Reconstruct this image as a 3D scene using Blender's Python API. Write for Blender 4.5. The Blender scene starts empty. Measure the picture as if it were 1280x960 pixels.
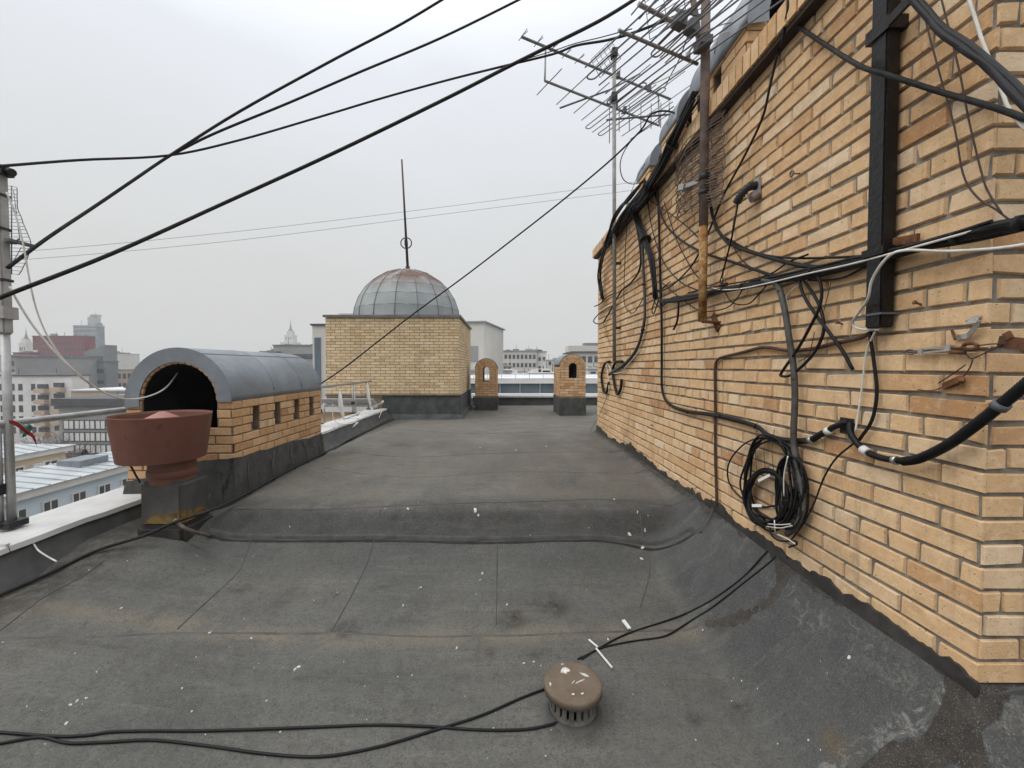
import bpy, bmesh, math, random
from math import sin, cos, pi, radians, hypot
from mathutils import Vector as V, Matrix, noise
random.seed(7)
S = bpy.context.scene
COL = S.collection
# ------------------------------------------------------------------ camera model
F, CX, CY, H = 520.0, 629.0, 471.6, 1.5
PT = radians(1.5); SP, CP = sin(PT), cos(PT)
XW, YC, YE = 1.52, 1.31, 6.66          # brick wall plane, its near corner, its far corner
def P(px, py, d):
    v = (CY - py) / F * d
    return V(((px - CX) / F * d, d * CP + v * SP, H - d * SP + v * CP))
def PX(px, py, X): return P(px, py, X * F / (px - CX))
def PY(px, py, Y): return P(px, py, Y / (CP + (CY - py) / F * SP))
def PZ(px, py, z): return P(px, py, (z - H) / ((CY - py) / F * CP - SP))
def W(px, py, off=.03): return PX(px, py, XW - off)
def lerp(a, b, t): return a + (b - a) * t
def sm(a, b, x):
    t = min(1, max(0, (x - a) / (b - a))); return t * t * (3 - 2 * t)
def table(tb, x):
    if x <= tb[0][0]: return tb[0][1]
    for (a, p), (b, q) in zip(tb, tb[1:]):
        if x <= b: return lerp(p, q, (x - a) / (b - a))
    return tb[-1][1]
PROF = [(0, 0), (2.3, 0), (2.6, .02), (2.8, .055), (2.93, .095), (3.04, .155), (3.11, .205), (3.135, .235), (3.235, .358), (3.262, .374), (3.36, .385), (4.5, .44), (6.6, .44), (8.5, .30), (11, .10), (16, .08)]
def walldist(x, y):
    return hypot(max(XW - x, 0), max(YC - y, y - YE, 0))
def deck(x, y):
    low = .17 * sm(.8, 2.9, -x) + .10 * sm(2.55, 2.95, y) * sm(2.0, 2.35, -x) * (1 - sm(3.6, 4.2, y))
    e = lerp(-2.48, -2.95, sm(3.4, 4.4, y)); e1 = lerp(-2.12, -2.0, sm(3.4, 4.4, y))
    m = sm(e, e1, x)
    yy = y + .012 * sin(x * 2.3)
    z = lerp(lerp(low, .1, sm(4, 6, y)), max(table(PROF, yy), low if y < 3 else 0), m)
    w = lerp(.5, .17, sm(2.95, 3.4, y))
    t = max(0, 1 - walldist(x, y) / w)
    z += (max(.5, z) - z) * t ** 1.7
    z += .012 * (noise.noise(V((x * .9, y * .9, 3))) + .35 * noise.noise(V((x * 4, y * 4, 1)))) * (1 if y < 12 else .5)
    return z
def PD(px, py, h=0.0):
    d = .8
    while d < 17:
        p = P(px, py, d)
        if p.z < deck(p.x, p.y): break
        d += .01
    p.z = deck(p.x, p.y) + h
    return p
# ------------------------------------------------------------------ objects
def tag(o, label=None, cat=None, group=None, kind=None):
    for k, v in (('label', label), ('category', cat), ('group', group), ('kind', kind)):
        if v: o[k] = v
    return o
def thing(name, label, cat, loc=(0, 0, 0), rz=0, group=None):
    o = bpy.data.objects.new(name, None); COL.objects.link(o)
    o.location = loc; o.rotation_euler = (0, 0, rz); o.empty_display_size = .1
    return tag(o, label, cat, group)
def obj(name, bm, m, parent=None, world=False, smooth=False):
    """link a bmesh as ONE object; world=True: coordinates are world ones although the parent sits elsewhere"""
    me = bpy.data.meshes.new(name)
    if parent is not None and world:
        rm = parent.matrix_basis.inverted()
        bmesh.ops.transform(bm, matrix=rm, verts=bm.verts)
    bmesh.ops.recalc_face_normals(bm, faces=bm.faces)
    bm.to_mesh(me); bm.free()
    for mm in (m if isinstance(m, (list, tuple)) else [m]): me.materials.append(mm)
    if smooth:
        for p in me.polygons: p.use_smooth = True
    o = bpy.data.objects.new(name, me); COL.objects.link(o)
    if parent is not None: o.parent = parent
    return o
def B(): return bmesh.new()
def box(bm, a, b, mi=0):
    x0, y0, z0 = a; x1, y1, z1 = b
    vs = [bm.verts.new(p) for p in ((x0,y0,z0),(x1,y0,z0),(x1,y1,z0),(x0,y1,z0),(x0,y0,z1),(x1,y0,z1),(x1,y1,z1),(x0,y1,z1))]
    for f in ((0,3,2,1),(4,5,6,7),(0,1,5,4),(1,2,6,5),(2,3,7,6),(3,0,4,7)):
        bm.faces.new([vs[i] for i in f]).material_index = mi
    return vs
def bar(bm, p, q, w, h=None, up=V((0, 0, 1)), mi=0):
    """a rectangular bar from p to q"""
    p, q = V(p), V(q); h = h or w; t = (q - p).normalized()
    if abs(t.dot(up)) > .98: up = V((1, 0, 0))
    s = t.cross(up).normalized(); u = s.cross(t)
    r = [[bm.verts.new(c + s * (a * w / 2) + u * (b * h / 2)) for a, b in ((-1,-1),(1,-1),(1,1),(-1,1))] for c in (p, q)]
    for i in range(4):
        bm.faces.new((r[0][i], r[0][(i+1) % 4], r[1][(i+1) % 4], r[1][i])).material_index = mi
    bm.faces.new(r[0][::-1]).material_index = mi; bm.faces.new(r[1]).material_index = mi
def smooth_path(pts, n=6):
    pts = [V(p) for p in pts]
    if len(pts) < 3: return pts
    e = [pts[0] * 2 - pts[1]] + pts + [pts[-1] * 2 - pts[-2]]
    out = []
    for i in range(1, len(e) - 2):
        a, b, c, d = e[i-1:i+3]
        for k in range(n):
            t = k / n
            out.append(.5 * ((2*b) + (c-a)*t + (2*a-5*b+4*c-d)*t*t + (3*b-a-3*c+d)*t**3))
    out.append(pts[-1]); return out
def tube(bm, pts, r, seg=6, n=6, sm_=True, cap=True, mi=0):
    pts = smooth_path(pts, n) if sm_ else [V(p) for p in pts]
    q = [pts[0]]
    for p in pts[1:]:
        if (p - q[-1]).length > 1e-5: q.append(p)
    pts = q
    if len(pts) < 2: return
    rr = r if callable(r) else (lambda t, i: r)
    t0 = (pts[1] - pts[0]).normalized()
    u = t0.orthogonal().normalized(); rings = []
    for i, p in enumerate(pts):
        t = (pts[min(i+1, len(pts)-1)] - pts[max(i-1, 0)])
        if t.length < 1e-7: t = t0
        t.normalize()
        u = (u - t * u.dot(t))
        if u.length < 1e-6: u = t.orthogonal()
        u.normalize(); w = t.cross(u); R = rr(i / (len(pts)-1), i)
        rings.append([bm.verts.new(p + (u * cos(2*pi*k/seg) + w * sin(2*pi*k/seg)) * R) for k in range(seg)])
    for a, b in zip(rings, rings[1:]):
        for k in range(seg):
            f = bm.faces.new((a[k], a[(k+1) % seg], b[(k+1) % seg], b[k])); f.smooth = True; f.material_index = mi
    if cap:
        bm.faces.new(rings[0][::-1]).material_index = mi; bm.faces.new(rings[-1]).material_index = mi
def lathe(bm, prof, c=(0, 0, 0), seg=32, mi=0):
    c = V(c); rings = []
    for r, z in prof:
        rings.append([bm.verts.new(c + V((r*cos(2*pi*k/seg), r*sin(2*pi*k/seg), z))) for k in range(seg)] if r > 1e-6 else [bm.verts.new(c + V((0, 0, z)))])
    for a, b in zip(rings, rings[1:]):
        for k in range(seg):
            A, Bq = a[k % len(a)], a[(k+1) % len(a)]; C_, D = b[(k+1) % len(b)], b[k % len(b)]
            l = []
            for v in (A, Bq, C_, D):
                if v not in l: l.append(v)
            if len(l) > 2:
                f = bm.faces.new(l); f.smooth = True; f.material_index = mi
# ------------------------------------------------------------------ materials
def lin(c): return tuple(c) + (1,) if len(c) == 3 else c
class NT:
    def __init__(s, name):
        s.m = bpy.data.materials.new(name); s.m.use_nodes = True
        s.t = s.m.node_tree; s.p = s.t.nodes['Principled BSDF']; s.tc = None
    def n(s, ty, **kw):
        nd = s.t.nodes.new(ty)
        for k, v in kw.items():
            if k[0] == '_': nd.inputs[k[1:].replace('_', ' ')].default_value = v
            else: setattr(nd, k, v)
        return nd
    def l(s, a, b): s.t.links.new(a, b)
    def co(s):
        if s.tc is None: s.tc = s.n('ShaderNodeTexCoord')
        return s.tc.outputs['Object']
    def noise(s, scale, detail=4, rough=.6, dist=0, vec=None):
        nd = s.n('ShaderNodeTexNoise', _Scale=scale, _Detail=detail, _Roughness=rough, _Distortion=dist)
        s.l(vec or s.co(), nd.inputs['Vector']); return nd.outputs['Fac']
    def ramp(s, fac, stops, interp='LINEAR'):
        r = s.n('ShaderNodeValToRGB'); r.color_ramp.interpolation = interp
        els = r.color_ramp.elements
        while len(els) < len(stops): els.new(.5)
        for e, (p, c) in zip(els, stops):
            e.position = p; e.color = lin(c) if not isinstance(c, (int, float)) else (c, c, c, 1)
        s.l(fac, r.inputs['Fac']); return r.outputs['Color']
    def mix(s, fac, a, b, mode='MIX'):
        m = s.n('ShaderNodeMix', data_type='RGBA', blend_type=mode)
        for sock, v in ((m.inputs[0], fac), (m.inputs[6], a), (m.inputs[7], b)):
            if isinstance(v, (int, float)): sock.default_value = v
            elif isinstance(v, (tuple, list)): sock.default_value = lin(v)
            else: s.l(v, sock)
        return m.outputs[2]
    def math(s, op, a, b=0):
        m = s.n('ShaderNodeMath', operation=op)
        for sock, v in ((m.inputs[0], a), (m.inputs[1], b)):
            if isinstance(v, (int, float)): sock.default_value = v
            else: s.l(v, sock)
        return m.outputs[0]
    def attr(s, name, out='Fac'):
        return s.n('ShaderNodeAttribute', attribute_name=name).outputs[out]
    def bump(s, hgt, strength=.3, dist=.01, prev=None):
        b = s.n('ShaderNodeBump', _Strength=strength, _Distance=dist); s.l(hgt, b.inputs['Height'])
        if prev: s.l(prev, b.inputs['Normal'])
        return b.outputs['Normal']
    def out(s, color, rough=.8, normal=None, metallic=0, spec=.3):
        for sock, v in ((s.p.inputs['Base Color'], color), (s.p.inputs['Roughness'], rough), (s.p.inputs['Metallic'], metallic), (s.p.inputs['Specular IOR Level'], spec)):
            if isinstance(v, (int, float)): sock.default_value = v
            elif isinstance(v, (tuple, list)): sock.default_value = lin(v)
            else: s.l(v, sock)
        if normal: s.l(normal, s.p.inputs['Normal'])
        return s.m
def mk(name, c1, c2=None, scale=6, rough=.8, bump=.2, bscale=40, metallic=0, spec=.3, lo=.35, hi=.65, detail=5):
    n = NT(name); c2 = c2 or tuple(v * .75 for v in c1)
    col = n.ramp(n.noise(scale, detail), [(lo, c2), (hi, c1)])
    nm = n.bump(n.noise(bscale, 3), bump, .005) if bump else None
    return n.out(col, rough, nm, metallic, spec)
def brick_mat(name, stops, dirt_dark=(.17, .12, .075)):
    n = NT(name); t = n.attr('tone')
    c = n.ramp(t, stops)
    c = n.mix(n.ramp(n.noise(9, 6, .65), [(.42, 0), (.75, .45)]), c, tuple(v * .84 for v in stops[0][1]))
    c = n.mix(n.ramp(n.noise(26, 5, .7), [(.5, 0), (.72, .4)]), c, tuple(min(1, v * 1.18) for v in stops[-1][1]))
    c = n.mix(n.ramp(n.noise(1.3, 5, .6), [(.52, 0), (.8, .45)]), c, dirt_dark)
    mp = n.n('ShaderNodeMapping', _Scale=(5, 5, .35)); n.l(n.co(), mp.inputs['Vector'])
    c = n.mix(n.ramp(n.noise(2.2, 5, .7, 0, mp.outputs[0]), [(.56, 0), (.76, .5)]), c, (.24, .175, .115))
    c = n.mix(n.ramp(n.noise(6, 7, .75), [(.60, 0), (.70, .45)]), c, (.70, .60, .46))
    c = n.mix(n.ramp(n.noise(60, 4, .8), [(.56, 0), (.72, .5)]), c, (.30, .19, .10))
    pit = n.noise(95, 2, .6)
    c = n.mix(n.ramp(pit, [(.67, 0), (.73, .75)]), c, (.09, .06, .04))
    nm = n.bump(n.noise(40, 6, .75), .8, .005)
    nm = n.bump(n.ramp(pit, [(.62, 1), (.75, 0)]), .35, .004, nm)
    return n.out(c, .9, nm, 0, .15)
M = {}
M['brick'] = brick_mat('tan brick', [(0, (.48, .265, .125)), (.1, (.60, .37, .19)), (.4, (.68, .455, .25)), (.75, (.72, .50, .29)), (1, (.74, .57, .385))])
M['brick_orange'] = brick_mat('orange brick', [(0, (.44, .24, .115)), (.3, (.56, .335, .17)), (.7, (.635, .405, .22)), (1, (.67, .48, .30))])
M['brick_pale'] = brick_mat('pale yellow brick', [(0, (.56, .40, .23)), (.3, (.66, .495, .30)), (.7, (.72, .56, .355)), (1, (.76, .62, .43))])
M['mortar'] = mk('grey mortar', (.27, .245, .205), (.13, .118, .098), 14, .95, .6, 90)
M['mortar_dark'] = mk('brown mortar', (.27, .205, .14), (.16, .12, .085), 14, .95, .5, 90)
def felt_mat(name):
    n = NT(name)
    big = n.noise(.8, 7, .68); mid = n.noise(3.2, 8, .7, .4); fine = n.noise(210, 3, .75); gran = n.noise(75, 4, .8); g2 = n.noise(26, 6, .8)
    old = n.ramp(big, [(.32, (.074, .074, .067)), (.48, (.104, .103, .092)), (.60, (.118, .112, .096)), (.72, (.134, .120, .096))])
    new = n.ramp(mid, [(.3, (.048, .050, .049)), (.7, (.082, .085, .082))])
    c = n.mix(n.attr('newfelt'), old, new)
    c = n.mix(n.ramp(mid, [(.48, 0), (.70, .75)]), c, (.062, .060, .054))
    mp = n.n('ShaderNodeMapping', _Scale=(.45, 4.5, 1)); n.l(n.co(), mp.inputs['Vector'])
    streak = n.noise(2.2, 7, .72, .3, mp.outputs[0])
    c = n.mix(n.ramp(streak, [(.54, 0), (.72, .55)]), c, (.165, .152, .128))
    c = n.mix(n.ramp(streak, [(.26, .75), (.42, 0)]), c, (.045, .043, .038))
    c = n.mix(n.ramp(g2, [(.36, .55), (.5, 0)]), c, (.055, .054, .05))
    c = n.mix(n.ramp(g2, [(.58, 0), (.72, .45)]), c, (.19, .185, .172))
    c = n.mix(n.math('MULTIPLY', n.attr('silt'), n.ramp(n.noise(3.5, 8, .75), [(.38, 0), (.54, .8)])), c, (.165, .142, .105))
    c = n.mix(n.math('MULTIPLY', n.attr('dirt_dark'), n.ramp(n.noise(6, 8, .75), [(.38, 0), (.56, 1)])), c, (.034, .029, .023))
    c = n.mix(n.math('MULTIPLY', n.attr('pale'), n.ramp(n.noise(17, 8, .8, 1.2), [(.50, 0), (.60, .9)])), c, (.34, .32, .29))
    tp = n.math('MULTIPLY', n.attr('tarp'), n.math('ADD', .55, n.noise(7, 7, .7)))
    tp = n.ramp(tp, [(.46, 0), (.56, 1)])
    c = n.mix(tp, c, n.ramp(n.noise(9, 6, .7), [(.35, (.020, .018, .016)), (.65, (.062, .052, .043))]))
    c = n.mix(n.math('MULTIPLY', n.attr('ochre'), n.ramp(n.noise(9, 6, .7), [(.38, .0), (.62, .6)])), c, (.115, .075, .026))
    sp = n.ramp(n.noise(8, 6, .75), [(.65, 0), (.70, .75)]); c = n.mix(sp, c, (.042, .039, .034))
    c = n.mix(n.ramp(gran, [(.34, .6), (.5, 0)]), c, (.03, .03, .029))
    c = n.mix(n.ramp(fine, [(.56, 0), (.70, .55)]), c, (.29, .285, .27))
    damp = n.ramp(n.noise(1.7, 6, .65), [(.45, .92), (.68, .5)])
    nm = n.bump(n.math('ADD', gran, n.math('MULTIPLY', tp, .8)), .7, .005); nm = n.bump(mid, .4, .025, nm); nm = n.bump(g2, .35, .006, nm)
    return n.out(c, damp, nm, 0, .3)
M['felt'] = felt_mat('roofing felt')
M['felt_dark'] = mk('dark new felt', (.088, .088, .085), (.052, .052, .050), 5, .85, .5, 130)
def skirt():
    n = NT('skirt felt with drips')
    c = n.ramp(n.noise(4, 6, .7), [(.35, (.042, .042, .040)), (.65, (.082, .082, .078))])
    mp = n.n('ShaderNodeMapping', _Scale=(4, 4, 1.2)); n.l(n.co(), mp.inputs['Vector'])
    c = n.mix(n.ramp(n.noise(2.6, 7, .8, .8, mp.outputs[0]), [(.60, 0), (.67, .6)]), c, (.24, .225, .20))
    c = n.mix(n.ramp(n.noise(3, 6, .7, 0, mp.outputs[0]), [(.34, .9), (.46, 0)]), c, (.022, .020, .018))
    return n.out(c, .7, n.bump(n.noise(12, 6, .7), .6, .015), 0, .3)
M['skirt'] = skirt()
M['felt_green'] = mk('tower felt', (.085, .09, .085), (.045, .05, .047), 4, .85, .4, 60)
M['tar'] = mk('bitumen', (.055, .05, .046), (.022, .02, .019), 9, .55, .6, 30, spec=.4)
M['seam'] = mk('seam bitumen', (.10, .095, .087), (.062, .058, .053), 9, .7, .4, 60)
M['rollfelt'] = mk('felt roll', (.082, .082, .077), (.05, .05, .047), 9, .85, .5, 120)
M['rollshade'] = mk('painted roll shade', (.030, .028, .026), (.014, .013, .012), 16, .8, .3)
M['white_sheet'] = mk('white painted sheet', (.60, .60, .58), (.47, .46, .44), 3, .55, .15, 20, spec=.4)
def zinc():
    n = NT('zinc sheet')
    c = n.ramp(n.noise(2.2, 6, .65), [(.3, (.185, .205, .225)), (.7, (.255, .28, .30))])
    c = n.mix(n.ramp(n.noise(7, 6, .75), [(.6, 0), (.72, .45)]), c, (.15, .155, .16))
    mp = n.n('ShaderNodeMapping', _Scale=(6, 1, 1)); n.l(n.co(), mp.inputs['Vector'])
    c = n.mix(n.ramp(n.noise(3, 5, .7, 0, mp.outputs[0]), [(.55, 0), (.75, .4)]), c, (.36, .37, .37))
    nm = n.bump(n.noise(2.6, 3), .5, .03); nm = n.bump(n.noise(30, 3), .08, .004, nm)
    return n.out(c, n.ramp(n.noise(5, 4), [(.3, .38), (.7, .62)]), nm, .35, .4)
M['zinc'] = zinc()
M['galv'] = mk('galvanised steel', (.40, .40, .385), (.29, .29, .28), 12, .5, .12, 40, .5, .5)
M['grey_pole'] = mk('weathered grey pole', (.42, .405, .38), (.30, .29, .27), 8, .65, .2, 50, .2)
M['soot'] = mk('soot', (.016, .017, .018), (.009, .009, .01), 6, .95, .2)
M['black'] = mk('black cable', (.011, .011, .012), (.006, .006, .007), 30, .5, .15, 80, spec=.22)
M['black2'] = mk('dusty black cable', (.030, .029, .028), (.014, .013, .013), 25, .7, .2, 80, spec=.2)
M['greycable'] = mk('grey conduit', (.095, .09, .082), (.05, .047, .043), 18, .6, .15, 60)
M['whitecable'] = mk('white cable', (.68, .66, .60), (.5, .48, .43), 18, .55, .05)
M['browncable'] = mk('brown wire', (.07, .04, .032), (.04, .025, .02), 20, .6, .1)
M['soffitbrown'] = mk('dark brown soffit shade', (.05, .033, .025), (.03, .02, .016), 10, .8, .3, 50)
M['rustpipe'] = mk('rust brown pipe', (.10, .05, .033), (.05, .03, .024), 22, .7, .3, 70)
def rust_pole():
    n = NT('rusted pole')
    c = n.ramp(n.noise(11, 6, .7), [(.36, (.12, .055, .022)), (.5, (.30, .15, .05)), (.62, (.46, .32, .17)), (.74, (.56, .47, .33))])
    return n.out(c, .85, n.bump(n.noise(50, 5), .5, .004), 0, .2)
M['rustpole'] = rust_pole()
M['rustgrey'] = mk('brown grey pole', (.20, .155, .13), (.12, .085, .07), 14, .8, .3, 60)
def redvent():
    n = NT('red oxide paint')
    c = n.ramp(n.noise(3, 6, .65), [(.3, (.112, .043, .029)), (.7, (.165, .068, .045))])
    c = n.mix(n.ramp(n.noise(13, 6, .75), [(.58, 0), (.68, .75)]), c, (.06, .027, .018))
    c = n.mix(n.ramp(n.noise(4, 5, .7, 1.5), [(.66, 0), (.74, .45)]), c, (.27, .15, .10))
    return n.out(c, .6, n.bump(n.noise(30, 4), .15, .004), 0, .35)
M['redvent'] = redvent()
M['pinkvent'] = mk('faded red paint', (.36, .185, .15), (.24, .115, .09), 6, .75, .2)
def mossbase():
    n = NT('grey sheet with lichen')
    c = n.ramp(n.noise(4, 5), [(.35, (.045, .042, .040)), (.65, (.085, .078, .072))])
    g = n.n('ShaderNodeSeparateXYZ'); n.l(n.co(), g.inputs[0])
    hz = n.math('SUBTRACT', n.math('ADD', -.10, n.math('MULTIPLY', n.noise(6, 4), .38)), g.outputs['Z'])
    c = n.mix(n.ramp(n.math('MULTIPLY', hz, 12), [(.35, 0), (.8, 1)]), c, n.ramp(n.noise(17, 6), [(.35, (.075, .05, .025)), (.55, (.22, .135, .035)), (.7, (.16, .12, .06))]))
    return n.out(c, .8, n.bump(n.noise(25, 4), .4, .008))
M['mossbase'] = mossbase()
def dome_mat():
    n = NT('dome sheet')
    c = n.ramp(n.noise(1.6, 5), [(.3, (.245, .265, .265)), (.7, (.335, .355, .355))])
    rust = n.math('MULTIPLY', n.attr('rust'), n.ramp(n.noise(2.4, 6, .7), [(.36, 0), (.52, 1)]))
    c = n.mix(rust, c, (.15, .085, .06))
    c = n.mix(n.ramp(n.noise(2.6, 6, .7), [(.62, 0), (.75, .5)]), c, (.40, .37, .30))
    return n.out(c, .72, n.bump(n.noise(5, 3), .25, .02), .1, .3)
M['dome'] = dome_mat()
M['domerib'] = mk('dome seam', (.19, .195, .19), (.13, .12, .11), 6, .6, .1)
M['blackpaint'] = mk('black painted steel', (.012, .010, .010), (.006, .005, .005), 14, .42, .7, 45, spec=.3)
M['rustybrown'] = mk('flaking rust', (.20, .085, .035), (.07, .035, .02), 20, .9, .6, 70)
M['steelclip'] = mk('bare steel', (.55, .55, .53), (.36, .35, .33), 15, .35, .1, 40, .8, .5)
M['antenna'] = mk('antenna alloy', (.19, .19, .20), (.12, .12, .125), 15, .55, .1, 40, .4, .4)
M['boom'] = mk('antenna boom', (.30, .285, .275), (.2, .19, .18), 15, .55, .1, 40, .3, .4)
M['plastic'] = mk('grey plastic', (.13, .135, .145), (.09, .092, .1), 10, .6, .1)
M['darkplastic'] = mk('dark plastic', (.03, .031, .033), (.02, .02, .021), 10, .5, .1)
M['whiteplastic'] = mk('white plastic', (.72, .72, .69), (.6, .6, .57), 10, .5, .05)
M['flake'] = mk('white paint flake', (.66, .65, .61), (.36, .35, .32), 60, .8, .1)
def redcloth(name, c): return mk(name, c, tuple(v * .6 for v in c), 12, .7, .2, 60)
M['redcloth'] = redcloth('red ribbon', (.42, .035, .05)); M['greencloth'] = redcloth('green ribbon', (.16, .42, .30))
def dome_cap():
    n = NT('rusty cap with droppings')
    c = n.ramp(n.noise(7, 6, .65), [(.35, (.105, .078, .055)), (.65, (.165, .128, .093))])
    c = n.mix(n.ramp(n.noise(5.3, 5, .6, .8), [(.60, 0), (.635, .85)]), c, (.60, .57, .47))
    c = n.mix(n.ramp(n.noise(30, 4), [(.63, 0), (.7, .6)]), c, (.08, .05, .03))
    return n.out(c, .75, n.bump(n.noise(40, 4), .3, .004))
M['aircap'] = dome_cap()
M['agedconc'] = mk('aerator body', (.15, .14, .125), (.075, .068, .06), 9, .85, .4, 50)
# city
M['glass'] = mk('window glass', (.075, .085, .095), (.04, .045, .055), .8, .15, 0, spec=.5)
M['glassblue'] = mk('blue glass', (.13, .165, .20), (.07, .09, .11), .25, .12, 0, spec=.6)
M['paneldark'] = mk('dark cladding', (.10, .10, .105), (.075, .075, .08), 1, .7, 0)
M['greycity'] = mk('grey cladding', (.30, .305, .30), (.26, .265, .26), .3, .8, 0)
M['grey2'] = mk('mid grey cladding', (.20, .215, .22), (.16, .17, .175), .3, .8, 0)
M['white_panel'] = mk('white panels', (.74, .73, .70), (.60, .585, .56), .35, .85, 0)
M['cream'] = mk('cream plaster', (.66, .53, .36), (.56, .44, .30), .5, .9, .1, 8)
M['blueplaster'] = mk('pale blue plaster', (.60, .70, .77), (.52, .62, .69), .5, .9, .1, 8)
M['crimson'] = mk('crimson cladding', (.22, .04, .05), (.15, .032, .042), .15, .8, 0)
M['ochre'] = mk('ochre plaster', (.52, .40, .30), (.42, .33, .26), .3, .9, 0)
M['light'] = mk('light stone', (.60, .58, .53), (.53, .51, .47), .3, .9, 0)
M['trim'] = mk('white trim', (.72, .71, .68), (.62, .61, .58), 1, .8, 0)
M['roofwhite'] = mk('pale roof sheet', (.66, .67, .68), (.50, .50, .50), .5, .6, 0)
def tinroof():
    n = NT('pale tin roof with rust')
    c = n.ramp(n.noise(.9, 5, .6), [(.3, (.36, .39, .40)), (.7, (.50, .535, .545))])
    c = n.mix(n.ramp(n.noise(.55, 6, .72), [(.56, 0), (.66, .75)]), c, (.34, .20, .11))
    return n.out(c, .5, None, .1, .4)
M['tinroof'] = tinroof()
M['asphalt'] = mk('street asphalt', (.06, .06, .062), (.045, .045, .046), .3, .9, 0)
M['bark'] = mk('bark', (.10, .08, .065), (.06, .05, .04), 4, .9, .2)
M['twig'] = mk('bare twigs', (.17, .13, .115), (.11, .085, .075), 2, .95, 0)
M['needle'] = mk('dark needles', (.03, .042, .036), (.018, .025, .02), 2, .9, 0)
# ------------------------------------------------------------------ brickwork
TONE = 'tone'
def bricks(bm, O, U, N, L, z0, z1, course=.0765, bl=.26, gap=.011, proud=.008, holes=(), headers=(), jit=.0012, start=0, zc=None, ok=None, chip=0):
    """brick faces on a vertical plane; a brick is a low frustum standing PROUD of the mortar plane"""
    lay = bm.loops.layers.float_color.get(TONE) or bm.loops.layers.float_color.new(TONE)
    O, U, N = V(O), V(U), V(N); Z = V((0, 0, 1)); j = lambda s: random.uniform(-s, s)
    ci = start; z = zc if zc is not None else z0
    while z < z1 - .012:
        za, zb = max(z, z0) + gap / 2, min(z + course, z1) - gap / 2
        header = (ci % 6 == 3) if headers == 'six' else (ci in headers)
        step = bl / 2 if header else bl
        u = -(bl / 2 if (ci % 2 and not header) else (bl / 4 if header else 0)) + j(.02) * (0 if ci % 2 else 1)
        while u < L:
            ua, ub = max(u, 0), min(u + step, L)
            u += step
            segs = [(ua, ub)]
            for (h0, h1, g0, g1) in holes:
                if g0 < (za + zb) / 2 < g1:
                    ns = []
                    for a, b in segs:
                        if h1 <= a or h0 >= b: ns.append((a, b))
                        else:
                            if h0 > a: ns.append((a, h0 + gap / 2))
                            if h1 < b: ns.append((h1 - gap / 2, b))
                    segs = ns
            for a, b in segs:
                if b - a < .03 or zb - za < .015: continue
                e0 = 0 if a == 0 else gap / 2; e1 = 0 if abs(b - L) < 1e-6 else gap / 2
                a2, b2 = a + e0, b - e1
                if ok and not ok((a2 + b2) / 2, (za + zb) / 2): continue
                tone = min(1, max(0, random.gauss(.5, .26))); dn = proud + j(.0015); ch = .0035
                q = []
                for (uu, zz, su, sz) in ((a2, za, 1, 1), (b2, za, -1, 1), (b2, zb, -1, -1), (a2, zb, 1, -1)):
                    ju, jz = j(jit), j(jit)
                    if chip and random.random() < chip: ju += su * random.uniform(.002, .008); jz += sz * random.uniform(.002, .008)
                    edge = (uu == 0 or abs(uu - L) < 1e-6)
                    if edge: ju = 0
                    bk = bm.verts.new(O + U * (uu + ju) + Z * (zz + jz))
                    fr = bm.verts.new(O + U * (uu + ju + (0 if edge else su * ch)) + Z * (zz + jz + sz * ch) + N * (dn + j(jit * .6)))
                    q.append((bk, fr))
                fs = [bm.faces.new([f for _, f in q])] + [bm.faces.new((q[i][0], q[(i+1) % 4][0], q[(i+1) % 4][1], q[i][1])) for i in range(4)]
                for f in fs:
                    for lp in f.loops: lp[lay] = (tone, tone, tone, 1)
        z += course; ci += 1
def plane_with_holes(bm, O, U, N, L, z0, z1, holes=(), depth=.12, mi=0, mh=0):
    O, U, N = V(O), V(U), V(N); Z = V((0, 0, 1))
    us = sorted({0, L, *[h for hh in holes for h in hh[:2]]}); zs = sorted({z0, z1, *[h for hh in holes for h in hh[2:]]})
    P_ = lambda u, z, n=0: bm.verts.new(O + U * u + Z * z + N * n)
    for a, b in zip(us, us[1:]):
        for c, d in zip(zs, zs[1:]):
            if any(h[0] <= (a+b)/2 <= h[1] and h[2] <= (c+d)/2 <= h[3] for h in holes): continue
            bm.faces.new((P_(a, c), P_(b, c), P_(b, d), P_(a, d))).material_index = mi
    for a, b, c, d in holes:
        for q in (((a,c,0),(a,d,0),(a,d,-depth),(a,c,-depth)), ((b,c,0),(b,d,0),(b,d,-depth),(b,c,-depth)), ((a,c,0),(b,c,0),(b,c,-depth),(a,c,-depth)), ((a,d,0),(b,d,0),(b,d,-depth),(a,d,-depth)), ((a,c,-depth),(b,c,-depth),(b,d,-depth),(a,d,-depth))):
            bm.faces.new([P_(*t) for t in q]).material_index = mh
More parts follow.
